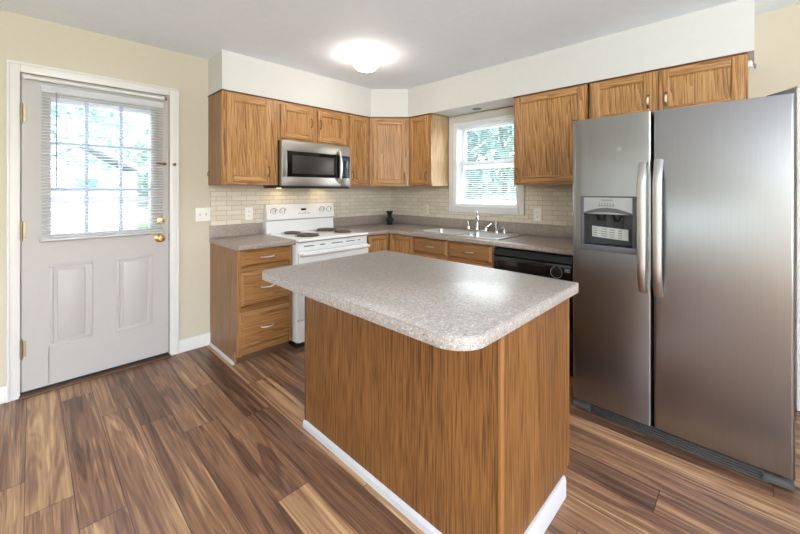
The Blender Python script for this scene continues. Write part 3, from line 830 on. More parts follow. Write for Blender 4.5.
box(bm, 2.405, 2.44, -.6262, -.6245, .752, .756)
part('panel_print', bm, 'whiteprint', t)
bm = NB(); box(bm, 1.87, 2.27, -.6256, -.62, .70, .775, .002); part('button_strip', bm, 'blackglass', t)

# main worktop: an L with the sink cut out of it
SX0, SX1, SY0, SY1 = -.545, -.115, -1.825, -.945      # hole
t = thing('countertop', 'long L-shaped speckled laminate countertop with the sink set in it', 'countertop', (-.3, -.6, CT0))
bm = NB()
xf, y1 = -.635, -2.535
poly_boxes = [(-.940, 0-.001, -.615, -.001), (-.615, SX0, y1, -.615), (SX1, -.001, y1, -.615), (SX0, SX1, y1, SY0), (SX0, SX1, SY1, -.615)]
for (a, b_, c, d) in poly_boxes: box(bm, a, b_, c, d, CT0, CT1)
nose = [(-.615, CT0), (-.63, CT0), (-.635, CT0+.006), (-.635, CT1-.008), (-.63, CT1-.002), (-.622, CT1), (-.615, CT1)]
extrude_x(bm, nose, -.940, -.615); extrude_y(bm, nose, y1, -.615)
part('top', bm, 'lamwall', t)
bm = NB(); box(bm, -.905, -.007, -.022, -.007, CT1, 1.018, .003); box(bm, -.022, -.007, y1, -.022, CT1, 1.018, .003); part('backsplash_lip', bm, 'lamwall', t)

# sink
t = thing('kitchen_sink', 'double-bowl stainless steel sink set into the counter under the window', 'sink', (-.33, -1.385, CT1))
bm = NB(); z0, z1 = CT1+.0005, CT1+.008
RXa, RXb, RYa, RYb = -.565, -.095, -1.85, -.92
bowls = [(-.52, -.185, -1.365, -.965), (-.52, -.185, -1.805, -1.405)]
box(bm, RXa, -.52, RYa, RYb, z0, z1); box(bm, -.185, RXb, RYa, RYb, z0, z1)
for (a, b_) in ((RYa, -1.805), (-1.405, -1.365), (-.965, RYb)): box(bm, -.52, -.185, a, b_, z0, z1)
part('rim', bm, 'sinksteel', t)
for (a, b_, c, d) in bowls:
    bm = NB(); tt = bmesh.new()
    rings = []
    for (ins, z, rr) in ((0, z1, .05), (.004, z1-.012, .05), (.018, z1-.15, .05), (.05, z1-.17, .05)):
        rings.append([tt.verts.new((p[0], p[1], z)) for p in rounded(a+ins, b_-ins, c+ins, d-ins, [rr]*4, 5)])
    # square collar from the rim cut-out to the rounded bowl mouth
    for A, B in zip(rings, rings[1:]):
        n = len(A)
        for k in range(n): tt.faces.new((A[k], A[(k+1) % n], B[(k+1) % n], B[k]))
    tt.faces.new(rings[-1])
    n = len(rings[0]); q = n//4
    cs = [tt.verts.new((x, y, z1)) for x, y in ((a, c), (b_, c), (b_, d), (a, d))]
    for i in range(4):
        for k in range(q-1): tt.faces.new((cs[i], rings[0][i*q+k], rings[0][i*q+k+1]))
    bmesh.ops.recalc_face_normals(tt, faces=tt.faces)
    _merge(bm, tt); bw = part('bowl', bm, 'sinksteel', t)
    bm = NB(); lathe(bm, [(0, .001), (.02, .001), (.04, .003), (.043, .001), (.043, -.004), (0, -.004)], ((a+b_)/2, (c+d)/2, z1-.169), seg=20); part('drain', bm, 'chrome', bw)
# faucet
t = thing('kitchen_faucet', 'chrome two-handle faucet behind the sink under the window', 'faucet', (-.135, -1.385, z1))
bm = NB(); pts = rounded(-.165, -.105, -1.51, -1.26, [.028]*4, 6); prism(bm, pts, z1, z1+.018, .005); part('deck_plate', bm, 'chrome', t)
bm = NB(); lathe(bm, [(0, 0), (.026, 0), (.024, .03), (.018, .045), (.018, .09), (.020, .1), (.016, .115), (0, .118)], (-.135, -1.385, z1+.017), seg=20)
tube(bm, [(-.135-.84*d, -1.385-.54*d, z1+h) for d, h in ((0, .095), (.035, .135), (.085, .15), (.135, .14), (.16, .115))], [.013, .012, .0115, .011, .012], 12)
part('spout', bm, 'chrome', t)
bm = NB(); lathe(bm, [(0, 0), (.006, .002), (.010, .03), (.013, .055), (.011, .062), (0, .066)], (-.135, -1.385, z1+.13), seg=14); part('spout_finial', bm, 'chrome', t)
for dy in (-.1, .1):
    bm = NB(); lathe(bm, [(0, 0), (.02, 0), (.018, .018), (.012, .024), (.013, .034), (0, .038)], (-.135, -1.385+dy, z1+.017), seg=16)
    tube(bm, [(-.135, -1.385+dy, z1+.045), (-.115, -1.385+dy*1.2, z1+.062), (-.1, -1.385+dy*1.4, z1+.08)], [.006, .006, .008], 8); part('handle', bm, 'chrome', t)
t = thing('sink_sprayer', 'small chrome side sprayer on the sink deck, right of the faucet', 'sprayer', (-.135, -1.6, z1))
bm = NB(); lathe(bm, [(0, 0), (.023, 0), (.021, .012), (.013, .018), (.013, .03), (0, .03)], (-.135, -1.6, z1), seg=16); part('holder', bm, 'chrome', t)
bm = NB(); lathe(bm, [(0, .028), (.011, .028), (.014, .06), (.018, .085), (.019, .1), (.014, .108), (0, .11)], (-.135, -1.6, z1), seg=16); part('spray_head', bm, 'chrome', t)
t = thing('soap_dispenser', 'little chrome soap pump on the sink deck, right of the sprayer', 'soap pump', (-.135, -1.68, z1))
bm = NB(); lathe(bm, [(0, 0), (.019, 0), (.017, .012), (.009, .018), (.009, .05), (0, .05)], (-.135, -1.68, z1), seg=14); part('base', bm, 'chrome', t)
bm = NB(); tube(bm, [(-.125, -1.68, z1+.052), (-.15, -1.68, z1+.058), (-.19, -1.68, z1+.048)], [.008, .008, .005], 8); part('nozzle', bm, 'chrome', t)

# black grinder in the corner
t = thing('pepper_grinder', 'small black hourglass-shaped grinder in the back corner of the counter', 'grinder', (-.23, -.225, CT1+.0008))
bm = NB(); lathe(bm, [(0, 0), (.036, 0), (.038, .008), (.030, .018), (.030, .024), (.044, .045), (.047, .062), (.042, .078), (.028, .09), (0, .09)], (-.23, -.225, CT1), seg=24); part('body', bm, 'blackmat', t)
bm = NB(); lathe(bm, [(0, .088), (.026, .088), (.024, .105), (.027, .13), (.038, .148), (.042, .158), (.038, .166), (0, .168)], (-.23, -.225, CT1), seg=24); part('cap', bm, 'blackmat', t)

# ---------------------------------------------------------------- range
RX0, RX1 = -1.700, -.944
t = thing('electric_range', 'white freestanding electric range with four coil burners under the microwave', 'range', (-1.322, 0, 0))
bm = NB(); box(bm, RX0, RX1, -.635, -.03, .05, .893, .004); part('body', bm, 'enamel', t)
bm = NB(); box(bm, RX0+.01, RX1-.01, -.61, -.05, .0, .05); part('base', bm, 'blackmat', t)
bm = NB(); box(bm, RX0-.002, RX1+.002, -.672, -.03, .893, .917, .009, seg=3); part('cooktop', bm, 'enamel', t)
bm = NB(); extrude_x(bm, [(-.03, .914), (-.085, .914), (-.085, .95), (-.078, 1.03), (-.098, 1.045), (-.094, 1.075), (-.078, 1.18), (-.07, 1.19), (-.03, 1.19)], RX0, RX1); bg = part('backguard', bm, 'enamel', t)
bm = NB(); box(bm, RX0+.001, RX1-.001, -.092, -.08, 1.034, 1.042); part('backguard_groove', bm, 'greyprint', bg)
for x in (-1.628, -1.535, -1.092, -1.005):
    bm = NB(); c = (x, -.088, 1.12)
    lathe(bm, [(0, 0), (.026, 0), (.026, .004), (.021, .008), (.019, .024), (0, .026)], c, '-y', 20)
    box(bm, x-.004, x+.004, c[1]-.034, c[1]-.02, 1.10, 1.14, .002); kn = part('knob', bm, 'enamel', bg)
    bm = NB()
    tube(bm, [(x+.034*math.cos(PI*(.1+k*.16)), -.0872, 1.12+.034*math.sin(PI*(.1+k*.16))) for k in range(12)], .0024, 6)
    box(bm, x-.003, x+.003, c[1]-.0355, c[1]-.0335, 1.112, 1.139)
    part('dial_scale', bm, 'ink', kn)
bm = NB(); box(bm, -1.338, -1.285, -.0925, -.08, 1.124, 1.144, .002); part('clock_display', bm, 'blackglass', bg)
bm = NB()
for k in range(4): box(bm, -1.372+k*.036, -1.354+k*.036, -.094, -.086, 1.09, 1.098)
part('clock_buttons', bm, 'greyprint', bg)
for (x, y, r) in ((-1.505, -.475, .098), (-1.52, -.225, .075), (-1.135, -.225, .098), (-1.115, -.475, .075)):
    bm = NB(); lathe(bm, [(r*.35, .9175), (r*.9, .9185), (r+.012, .9205), (r+.015, .919), (r+.015, .9172), (r*.35, .9172)], (x, y, 0), seg=32)
    bu = part('burner', bm, 'pan', t)
    bm = NB(); turns = 4 if r > .09 else 3; pts = []
    for k in range(turns*22+1):
        a = 2*PI*k/22; rr = .018+(r-.018)*k/(turns*22)
        pts.append((x+rr*math.cos(a), y+rr*math.sin(a), .928))
    tube(bm, pts, .0068, 6); tube(bm, [(x+r, y, .928), (x+r+.012, y+.004, .922)], .006, 6)
    part('coil', bm, 'coil', bu)
bm = NB(); extrude_x(bm, [(-.635, .245), (-.668, .245), (-.672, .255), (-.672, .79), (-.662, .808), (-.635, .808)], RX0+.004, RX1-.004); od = part('oven_door', bm, 'enamel', t)
bm = NB()
pts = [(RX0+.02, -.672, .785), (RX0+.025, -.7, .79), (RX0+.06, -.71, .79), (RX1-.06, -.71, .79), (RX1-.025, -.7, .79), (RX1-.02, -.672, .785)]
tube(bm, pts, .0135, 12, flat=1.3); part('door_handle', bm, 'enamel', od)
bm = NB(); box(bm, RX0+.16, RX1-.16, -.6735, -.668, .36, .66, .002); part('oven_window', bm, 'blackglass', od)
bm = NB(); box(bm, RX0+.004, RX1-.004, -.648, -.635, .815, .89, .003); vp = part('vent_trim', bm, 'enamel', t)
bm = NB(); box(bm, RX0+.002, RX1-.002, -.664, -.63, .8885, .8935); part('cooktop_seam', bm, 'slot', t)
for (a, b_) in ((.06, .16), (.22, .27), (.34, .46), (.50, .60), (.64, .67)):
    bm = NB(); box(bm, RX0+a, RX0+b_, -.6492, -.645, .848, .856, .001); part('vent_slot', bm, 'slot', vp)
bm = NB(); extrude_x(bm, [(-.635, .06), (-.665, .06), (-.668, .07), (-.668, .215), (-.655, .235), (-.635, .235)], RX0+.004, RX1-.004); part('storage_drawer', bm, 'enamel', t)
bm = NB(); extrude_x(bm, [(-.6355, .236), (-.65, .236), (-.65, .244), (-.6355, .244)], RX0+.006, RX1-.006); part('drawer_gap', bm, 'slot', t)

# ---------------------------------------------------------------- microwave
t = thing('microwave', 'stainless over-the-range microwave hanging below the short two-door cabinet', 'microwave', (-1.325, 0, 1.345))
MX0, MX1, MZ0, MZ1 = -1.704, -.944, 1.362, 1.774
bm = NB(); box(bm, MX0, MX1, -.345, -.012, MZ0, MZ1-.001, .003); part('body', bm, 'blackmat', t)
bm = NB(); box(bm, MX0+.01, MX1-.01, -.375, -.02, MZ0-.014, MZ0-.0005, .003); box(bm, MX0+.01, MX1-.01, -.375, -.365, MZ0-.019, MZ0-.012, .002); vb = part('underside_vent', bm, 'blackmat', t)
for x in (-1.56, -1.09):
    bm = NB(); box(bm, x-.04, x+.04, -.14, -.07, MZ0-.0148, MZ0-.0135); part('cooktop_lamp', bm, 'lamp', vb)
dw = MX1-.125
bm = NB()     # door frame with opening
for (a, b_, c, d) in ((MX0, dw, MZ1-.095, MZ1-.004), (MX0, dw, MZ0+.004, MZ0+.085), (MX0, MX0+.052, MZ0+.085, MZ1-.095), (dw-.012, dw, MZ0+.085, MZ1-.095)): box(bm, a, b_, -.387, -.346, c, d, .001)
md = part('door', bm, 'steelh', t)
bm = NB(); box(bm, MX0+.045, dw-.006, -.3835, -.355, MZ0+.078, MZ1-.088); part('window_surround', bm, 'blackglass', md)
bm = NB(); box(bm, MX0+.105, dw-.075, -.3845, -.38, MZ0+.115, MZ1-.13, .001); part('window_screen', bm, 'screen', md)
bm = NB(); n = 12
tube(bm, [(dw-.018, -.387-.036*math.sin(PI*min(1, max(0, k/n)))**.6, MZ0+.035+(MZ1-MZ0-.09)*k/n) for k in range(n+1)], .011, 10, flat=1.2); part('door_handle', bm, 'handle', md)
bm = NB(); box(bm, dw+.003, MX1, -.387, -.346, MZ0+.004, MZ1-.004, .003); cp = part('control_panel', bm, 'steelh', t)
bm = NB(); box(bm, dw+.016, MX1-.012, -.389, -.38, MZ0+.085, MZ1-.1, .002); part('keypad', bm, 'bluepanel', cp)
bm = NB(); box(bm, dw+.03, MX1-.03, -.3898, -.385, MZ1-.15, MZ1-.125); part('display', bm, 'screen', cp)
bm = NB()
for i in range(3):
    for k in range(5):
        box(bm, dw+.026+i*.028, dw+.042+i*.028, -.3897, -.386, MZ0+.105+k*.026, MZ0+.115+k*.026)
part('key_print', bm, 'screen', cp)
# ---------------------------------------------------------------- outlets and switches
def outlet(label, x, z, rot, mat='plate', group=None):
    y = -.006
    t = thing('wall_outlet', label, 'outlet', (x, y, z), rot)
    bm = NB(); box(bm, x-.0355, x+.0355, y-.006, y, z-.0585, z+.0585, .004); part('plate', bm, mat, t)
    for dz in (-.0195, .0195):
        bm = NB(); pts = rounded(x-.0165, x+.0165, z+dz-.0145, z+dz+.0145, [.008]*4, 4)
        extr = bmesh.new(); 
        a = [extr.verts.new((p[0], y-.006, p[1])) for p in pts]; b_ = [extr.verts.new((p[0], y-.0078, p[1])) for p in pts]
        for k in range(len(a)): extr.faces.new((a[k], a[(k+1) % len(a)], b_[(k+1) % len(a)], b_[k]))
        extr.faces.new(b_); bmesh.ops.recalc_face_normals(extr, faces=extr.faces); _merge(bm, extr)
        sk = part('socket', bm, mat, t)
        bm = NB(); box(bm, x-.007, x-.0045, y-.0082, y-.0075, z+dz-.001, z+dz+.008); box(bm, x+.0045, x+.007, y-.0082, y-.0075, z+dz-.001, z+dz+.008)
        lathe(bm, [(0, 0), (.0026, 0), (.0026, .0006), (0, .0006)], (x, y-.0076, z+dz-.007), '-y', 8); part('slots', bm, 'slot', sk)
    bm = NB(); lathe(bm, [(0, 0), (.003, 0), (.002, .001), (0, .001)], (x, y-.006, z), '-y', 8); part('screw', bm, 'nickel', t)
outlet('white outlet on the tile between the light switch and the range', -1.833, 1.11, 0)
outlet('cream outlet on the tile between the corner and the sink window', .617, 1.10, RB, 'cream')
outlet('outlet on the tile between the window and the refrigerator', 1.942, 1.104, RB)
t = thing('light_switch', 'white double light switch plate on the wall beside the door', 'light switch', (-2.222, 0, 1.12))
bm = NB(); box(bm, -2.281, -2.164, -.0075, 0, 1.062, 1.179, .004); part('plate', bm, 'plate', t)
for x in (-2.247, -2.199):
    bm = NB(); box(bm, x-.0055, x+.0055, -.009, -.007, 1.108, 1.133); extrude_x(bm, [(-.007, 1.112), (-.018, 1.124), (-.017, 1.13), (-.007, 1.128)], x-.004, x+.004); part('toggle', bm, 'cream', t)
    bm = NB()
    for z in (1.09, 1.151): lathe(bm, [(0, 0), (.003, 0), (.002, .001), (0, .001)], (x, -.0075, z), '-y', 8)
    part('screw', bm, 'nickel', t)

# ---------------------------------------------------------------- island
IX0, IX1, IY0, IY1 = -2.168, -1.565, -2.760, -1.550
t = thing('kitchen_island', 'oak veneer kitchen island with a speckled laminate overhanging top', 'kitchen island', (-1.87, -2.15, 0))
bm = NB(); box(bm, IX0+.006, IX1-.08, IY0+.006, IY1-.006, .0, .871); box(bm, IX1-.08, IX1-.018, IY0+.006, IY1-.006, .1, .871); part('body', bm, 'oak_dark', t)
bm = NB(); box(bm, IX0, IX0+.006, IY0+.002, IY1, .0, .871); part('back_panel', bm, 'oak_vinyl', t)
bm = NB(); extrude_y(bm, [(IX0+.001, 0), (IX1-.062, 0), (IX1-.062, .085), (IX1, .1), (IX1, .871), (IX0+.001, .871)], IY0, IY0+.006); part('end_panel', bm, 'oak_vinyl', t)
bm = NB(); extrude_y(bm, [(IX0+.006, 0), (IX1-.062, 0), (IX1-.062, .085), (IX1, .1), (IX1, .871), (IX0+.006, .871)], IY1-.006, IY1); part('far_end_panel', bm, 'oak_vinyl', t)
bm = NB(); box(bm, IX0-.004, IX0+.016, IY0-.004, IY0+.012, .0, .871, .003); part('corner_strip', bm, 'oak_edge', t)
bm = NB(); box(bm, IX0-.003, IX0+.012, IY1-.012, IY1+.003, .0, .871, .003); part('corner_strip', bm, 'kick', t)
bm = NB(); box(bm, IX1-.018, IX1, IY0+.006, IY1-.006, .1, .871); ff = part('face_frame', bm, 'oak_edge', t)
RI = PI/2     # the drawer side faces the refrigerator
bm = NB(); box(bm, IX1-.0, IX1+.004, IY0-.002, IY0+.012, .1, .871, .001); part('edge_strip', bm, 'oak_edge', t)
for (a, b_) in ((IY0+.03, -2.165), (-2.145, IY1-.03)):
    bm = NB(); box(bm, IX1+.0005, IX1+.019, a, b_, .13, .69, .004); d = part('door', bm, 'oak_z', t)
    bm = NB(); tube(bm, [(IX1+.019+.02*math.sin(PI*k/8), (a+b_)/2, .58+.01*k) for k in range(9)], .004, 8); part('handle', bm, 'nickel', d)
    bm = NB(); box(bm, IX1+.0005, IX1+.019, a, b_, .71, .85, .004); d = part('drawer', bm, 'oak_y', t)
    bm = NB(); tube(bm, [(IX1+.019+.02*math.sin(PI*k/8), (a+b_)/2-.04+.01*k, .78) for k in range(9)], .004, 8); part('handle', bm, 'nickel', d)
bm = NB(); extrude_y(bm, [(IX0, 0), (IX0-.014, 0), (IX0-.013, .026), (IX0-.006, .036), (IX0, .038)], IY0-.004, IY1+.004); part('shoe_moulding', bm, 'trimwhite', t)
bm = NB(); extrude_x(bm, [(IY0, 0), (IY0-.013, 0), (IY0-.013, .076), (IY0-.008, .088), (IY0, .088)], IX0-.002, IX1-.064); part('baseboard_strip', bm, 'trimwhite', t)
bm = NB(); prism(bm, rounded(-2.4265, -1.539, -2.797, -1.536, [.105, .012, .012, .045], 12), .871, .914, .003)
tp = part('top', bm, 'lam', t)
bm = NB()
o_ = rounded(-2.4268, -1.5387, -2.7973, -1.5357, [.105, .012, .012, .045], 12)
tube(bm, [(p[0], p[1], .9105) for p in o_], .0011, 6, closed=True); part('edge_seam', bm, 'greyprint', tp)

# ---------------------------------------------------------------- refrigerator (window wall frame: x along the wall)
t = thing('refrigerator', 'stainless side-by-side refrigerator with a water and ice dispenser', 'refrigerator', (3.02, -.5, 0), RB)
FX0, FX1, FS = 2.563, 3.481, 2.970
FY = -.953
bm = NB(); box(bm, FX0+.004, FX1-.004, -.875, -.04, .06, 1.74, .006); part('cabinet', bm, 'fgrey', t)
bm = NB(); box(bm, FX0+.012, FX1-.012, -.885, -.87, .075, 1.735); part('door_gasket', bm, 'blackmat', t)
DB0, DB1, DZa, DZb = 2.617, 2.899, .975, 1.292       # dispenser bezel
cz0, cz1 = 1.005, 1.215                              # recess
cx0, cx1 = DB0+.014, DB1-.014
bm = NB()
fx1 = FS-.005
tt = bmesh.new()
# freezer door built as a rounded slab with the dispenser opening left out
def slab_front(bm, x0, x1, z0, z1, y0, y1, r=.014):
    prof = [(x0, y1)]
    for k in range(7): a = .5*PI*k/6; prof.append((x0+r-r*math.cos(a), y0+r-r*math.sin(a)))
    for k in range(7): a = .5*PI*(1-k/6); prof.append((x1-r+r*math.cos(a), y0+r-r*math.sin(a)))
    prof.append((x1, y1))
    prism(bm, prof, z0, z1, .004)
tt.free()
def half(bm, x0, x1, z0, z1, left):
    r = .028 if left else .012; prof = [(x0, -.885)]
    if left:
        for k in range(7): a = .5*PI*k/6; prof.append((x0+r-r*math.cos(a), FY+r-r*math.sin(a)))
        prof += [(x1, FY), (x1, -.885)]
    else:
        prof.append((x0, FY))
        for k in range(7): a = .5*PI*(1-k/6); prof.append((x1-r+r*math.cos(a), FY+r-r*math.sin(a)))
        prof.append((x1, -.885))
    prism(bm, prof, z0, z1)
half(bm, FX0, cx0, .075, 1.745, True); half(bm, cx1, fx1, .075, 1.745, False)
box(bm, cx0, cx1, FY, -.885, cz1, 1.745); box(bm, cx0, cx1, FY, -.885, .075, cz0)
box(bm, cx0, cx1, -.893, -.885, cz0, cz1)
bmesh.ops.remove_doubles(bm, verts=bm.verts, dist=1e-5)
fz = part('freezer_door', bm, 'steel', t)
bm = NB(); slab_front(bm, FS+.005, FX1, .075, 1.745, FY, -.885); fr = part('fridge_door', bm, 'steel', t)
def bow(parent, x, z0, z1):
    bm = NB(); n = 20; pts = []
    for k in range(n+1):
        u = k/n; d = .046*min(1, math.sin(PI*u)*2.2)**.8
        pts.append((FY-.006-d, z0+(z1-z0)*u))
    w = .021; tt = bmesh.new(); rings = []
    for i, (y, z) in enumerate(pts):
        a = pts[max(0, i-1)]; b_ = pts[min(n, i+1)]; dx, dz = b_[0]-a[0], b_[1]-a[1]; l = math.hypot(dx, dz); ny, nz = -dz/l, dx/l
        ring = []
        for (px, pn) in ((-w, 0), (-w*.8, .008), (-w*.35, .0115), (w*.35, .0115), (w*.8, .008), (w, 0), (w*.8, -.007), (-w*.8, -.007)):
            ring.append(tt.verts.new((x+px, y+ny*pn, z+nz*pn)))
        rings.append(ring)
    for A, B in zip(rings, rings[1:]):
        for k in range(8): tt.faces.new((A[k], A[(k+1) % 8], B[(k+1) % 8], B[k]))
    tt.faces.new(rings[0]); tt.faces.new(rings[-1])
    bmesh.ops.recalc_face_normals(tt, faces=tt.faces); _merge(bm, tt)
    for z in (z0+.012, z1-.012): box(bm, x-.016, x+.016, FY-.012, FY+.001, z-.014, z+.014, .003)
    part('door_handle', bm, 'handle', parent)
bow(fz, 2.931, .786, 1.473); bow(fr, 2.999, .775, 1.484)
# dispenser
bm = NB()
for (a, b_, c, d) in ((DB0, DB1, DZb-.008, DZb), (DB0, DB1, DZa, cz0+.006), (DB0, cx0+.004, cz0+.006, DZb-.008), (cx1-.004, DB1, cz0+.006, DZb-.008)): box(bm, a, b_, FY-.009, FY+.003, c, d, .003)
# arched brow under the control panel
arch = []
for k in range(13):
    u = k/12; arch.append((cx0+(cx1-cx0)*u, 1.196+.030*math.sin(PI*u)))
tt = bmesh.new(); lo = [(x, 1.188+.012*math.sin(PI*k/12)) for k, (x, z) in enumerate(arch)]
vs = [[tt.verts.new((p[0], y, p[1])) for p in arch] + [tt.verts.new((p[0], y, p[1])) for p in lo[::-1]] for y in (FY-.012, FY+.02)]
n = len(vs[0]); tt.faces.new(vs[0]); tt.faces.new(vs[1][::-1])
for k in range(n): tt.faces.new((vs[0][k], vs[0][(k+1) % n], vs[1][(k+1) % n], vs[1][k]))
bmesh.ops.recalc_face_normals(tt, faces=tt.faces); _merge(bm, tt)
dp = part('dispenser', bm, 'dgrey', fz)
bm = NB(); box(bm, cx0+.001, cx1-.001, FY-.006, FY+.004, 1.19, DZb-.007); part('dispenser_panel', bm, 'lgrey', fz)
bm = NB(); box(bm, cx0, cx1, -.894, -.8925, cz0, cz1)
box(bm, cx0, cx0+.002, FY+.001, -.893, cz0, cz1); box(bm, cx1-.002, cx1, FY+.001, -.893, cz0, cz1); box(bm, cx0, cx1, FY+.001, -.893, cz1-.002, cz1)
part('dispenser_recess', bm, 'recess', fz)
bm = NB(); box(bm, cx0, cx1, FY-.008, -.894, cz0, cz0+.006, .001)
for k in range(9): box(bm, cx0+.02+k*.025, cx0+.03+k*.025, FY+.008, -.9, cz0+.006, cz0+.009)
part('drip_tray', bm, 'blackmat', fz)
for x in (2.715, 2.80):
    bm = NB(); lathe(bm, [(0, 0), (.012, 0), (.018, .012), (.026, .035), (.026, .05), (0, .05)], (x, -.925, 1.150), seg=14); part('nozzle', bm, 'blackmat', fz)
    bm = NB(); extrude_x(bm, [(-.905, 1.16), (-.915, 1.16), (-.925, 1.06), (-.915, 1.06)], x-.022, x+.022); part('paddle', bm, 'blackmat', fz)
bm = NB()   # paper tag taped across the paddles, slightly sagging
tt = bmesh.new(); top = []; bot = []
for k in range(9):
    u = k/8; x = 2.672+.185*u; zz = 1.118-.012*u; y = -.932-.006*math.sin(PI*u)
    top.append(tt.verts.new((x, y, zz))); bot.append(tt.verts.new((x, y-.002, zz-.062)))
for k in range(8): tt.faces.new((top[k], top[k+1], bot[k+1], bot[k]))
bmesh.ops.solidify(tt, geom=tt.faces[:], thickness=.0006); _merge(bm, tt)
pt = part('paper_tag', bm, 'paper', fz)
bm = NB()
for r in range(4):
    for k in range(4):
        x = 2.68+k*.043; z = 1.107-.013*r-.012*(x-2.672)/.185; u = (x+.015-2.672)/.185
        box(bm, x, x+.018+.012*((r*3+k*5) % 3)/2, -.9395-.006*math.sin(PI*u), -.9355, z-.003, z)
part('tag_print', bm, 'greyprint', pt)
# lettering on the dispenser panel
def text(body, size, x, y, z, mat, parent):
    cu = bpy.data.curves.new('txt', 'FONT'); cu.body = body; cu.size = size; cu.align_x = 'CENTER'; cu.extrude = .0004
    o = bpy.data.objects.new('txt', cu); COL.objects.link(o)
    dg = bpy.context.evaluated_depsgraph_get()
    me = bpy.data.meshes.new_from_object(o.evaluated_get(dg))
    bm = NB(); bm.from_mesh(me); bpy.data.objects.remove(o); bpy.data.meshes.remove(me)
    bmesh.ops.rotate(bm, verts=bm.verts, cent=(0, 0, 0), matrix=Matrix.Rotation(PI/2, 3, 'X'))
    bmesh.ops.translate(bm, verts=bm.verts, vec=(x, y, z))
    return part('lettering', bm, mat, parent)
text('FRIGIDAIRE', .0115, 2.755, FY-.0066, 1.266, 'ink', fz)
bm = NB()
for k in range(6):
    x = 2.718+k*.014; box(bm, x-.003, x+.003, FY-.0072, FY-.005, 1.247, 1.251); box(bm, x-.0045, x+.0045, FY-.0072, FY-.005, 1.235, 1.240)
part('button_marks', bm, 'ink', fz)
bm = NB(); lathe(bm, [(0, 0), (.012, 0), (.0115, .0015), (0, .002)], (2.816, FY, 1.556), '-y', 20); part('round_badge', bm, 'lgrey', fz)
# kick grille and feet
bm = NB(); box(bm, FX0+.09, FX1-.09, -.915, -.86, .016, .070)
for k in range(4): box(bm, FX0+.095, FX1-.095, -.926, -.914, .020+k*.0125, .0265+k*.0125, .001, 1)
box(bm, FX0+.085, FX1-.085, -.934, -.91, .010, .017, .002, 1)
part('kick_grille', bm, ['blackmat', 'fgrey'], t)
for (a, b_) in ((FX0+.002, FX0+.098), (FX1-.098, FX1-.002)):
    bm = NB(); extrude_x(bm, [(-.86, .012), (-.925, .012), (-.94, .022), (-.938, .036), (-.925, .050), (-.90, .058), (-.86, .060)], a, b_); part('caster_cover', bm, 'fgrey', t)
    bm = NB(); tube(bm, [(a+.03, -.84, .022), (b_-.03, -.84, .022)], .022, 14); part('caster', bm, 'blackmat', t)
for (a, b_) in ((FX0+.02, FX0+.08), (FX1-.08, FX1-.02)):
    bm = NB(); box(bm, a, b_, -.15, -.09, 0, .06); part('rear_foot', bm, 'blackmat', t)
for (a, b_, ha, hb) in ((FX0+.004, FX0+.03, .010, .004), (FX1-.088, FX1-.003, .004, .024)):   # hinge covers, wedge shaped
    bm = NB(); tt = bmesh.new()
    v = [tt.verts.new(p) for p in ((a, -.945, 1.7452), (b_, -.945, 1.7452), (b_, -.80, 1.7405), (a, -.80, 1.7405),
                                   (a, -.945, 1.745+ha), (b_, -.945, 1.745+hb), (b_, -.80, 1.745+hb), (a, -.80, 1.745+ha))]
    for q in ((0, 1, 2, 3), (4, 5, 6, 7), (0, 1, 5, 4), (1, 2, 6, 5), (2, 3, 7, 6), (3, 0, 4, 7)): tt.faces.new([v[k] for k in q])
    bmesh.ops.recalc_face_normals(tt, faces=tt.faces)
    bmesh.ops.bevel(tt, geom=list(tt.edges), offset=.0015, segments=2, affect='EDGES')
    _merge(bm, tt); part('hinge_cover', bm, 'fgrey', t)

# ---------------------------------------------------------------- ceiling light
t = thing('ceiling_light', 'lit round flush glass dome light on the kitchen ceiling', 'ceiling light', (-1.29, -1.04, H))
bm = NB(); lathe(bm, [(0, 0), (.08, 0), (.086, -.008), (.086, -.022), (.076, -.03), (0, -.03)], (-1.29, -1.04, H), seg=32); part('base', bm, 'white', t)
bm = NB(); lathe(bm, [(.074, -.028), (.092, -.042), (.101, -.066), (.096, -.092), (.074, -.114), (.04, -.127), (0, -.131)], (-1.29, -1.04, H), seg=32); part('glass_dome', bm, 'dome', t)

# ---------------------------------------------------------------- white door beyond the refrigerator
bm = NB(); casing(bm, 3.538, 4.50, 3.603, 4.435, 1.955, 1.895); box(bm, 3.602, 4.436, -.008, -.001, .01, 1.896)
turn(bm, RB); struct('door_2', bm, 'white')

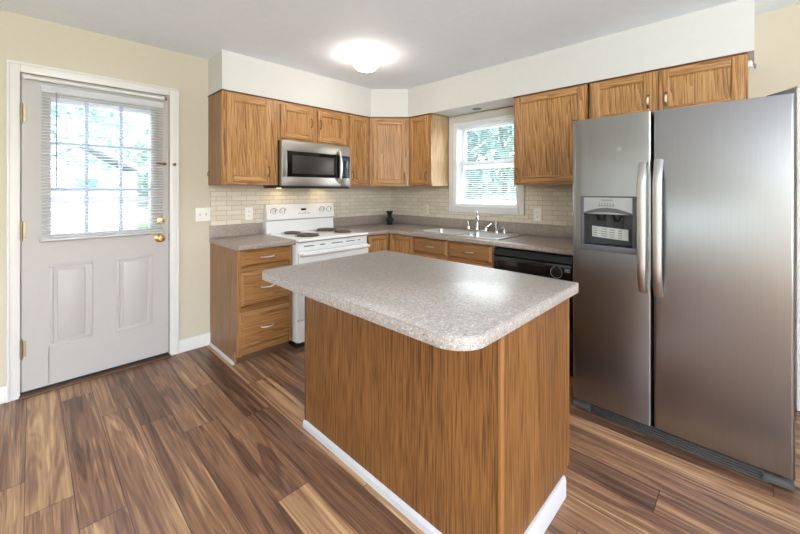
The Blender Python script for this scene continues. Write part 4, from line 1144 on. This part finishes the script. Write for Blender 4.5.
# ================================================================== outdoors
bm = NB(); box(bm, -30, 30, -30, 40, -.5, -.32); g = struct('ground', bm, 'lawn')
bm = NB(); box(bm, -5.2, .3, .3, 10, -.33, -.12); struct('driveway', bm, 'concrete')
def tree(label, x, y, h, r, mat, seed):
    rng = random.Random(seed)
    t = thing('tree', label, 'tree', (x, y, -.32), 0, 'trees outside the windows')
    bm = NB(); tube(bm, [(x, y, -.32), (x+.1, y, h*.4), (x, y+.1, h*.75)], [.10, .07, .03], 8); part('trunk', bm, 'bark', t)
    bm = NB()
    for k in range(2600):
        a = rng.uniform(0, 2*PI); u = rng.uniform(-1, 1); rr = r*rng.uniform(.35, 1)**.5
        s = math.sqrt(1-u*u); c = Vector((x+rr*s*math.cos(a), y+rr*s*math.sin(a), h*.5-.2+u*h*.52))
        sz = rng.uniform(.10, .22)
        q = Matrix.Rotation(rng.uniform(0, PI), 3, 'X') @ Matrix.Rotation(rng.uniform(0, PI), 3, 'Z')
        bm.faces.new([bm.verts.new(c+q @ Vector(p)*sz) for p in ((-1, 0, 0), (-.2, -.55, 0), (1, 0, .1), (-.2, .55, 0))])
    part('foliage', bm, mat, t)
tree('leafy tree nearest the kitchen window', 4.6, .9, 4.2, 1.5, 'leafb', 1)
tree('taller tree behind, seen at the left of the kitchen window', 7.2, 3.6, 5.2, 2.0, 'leafa', 2)
tree('leafy tree outside, right part of the kitchen window', 7.6, -1.8, 4.6, 1.9, 'leafa', 3)
tree('tree far left beyond the back door', -6.0, 13.5, 5.2, 2.2, 'leafb', 4)
tree('tree right of the pale shed beyond the back door', 1.6, 13.2, 5.0, 2.2, 'leafa', 5)
tree('tree behind the pale shed beyond the back door', -2.2, 17.6, 6.2, 2.6, 'leafb', 6)
t = thing('shed', 'pale shed with a blue window seen through the back door', 'shed', (-2.1, 12, -.32))
bm = NB(); box(bm, -3.4, -.9, 10.6, 12.6, -.32, 1.9); part('wall', bm, 'siding', t)
bm = NB(); extrude_y(bm, [(-3.6, 1.85), (-2.15, 2.75), (-.7, 1.85), (-.7, 1.95), (-2.15, 2.87), (-3.6, 1.95)], 10.4, 12.8); part('roof', bm, 'shingle', t)
bm = NB(); box(bm, -2.35, -1.85, 10.57, 10.61, 1.38, 1.68); part('window', bm, 'bluewin', t)
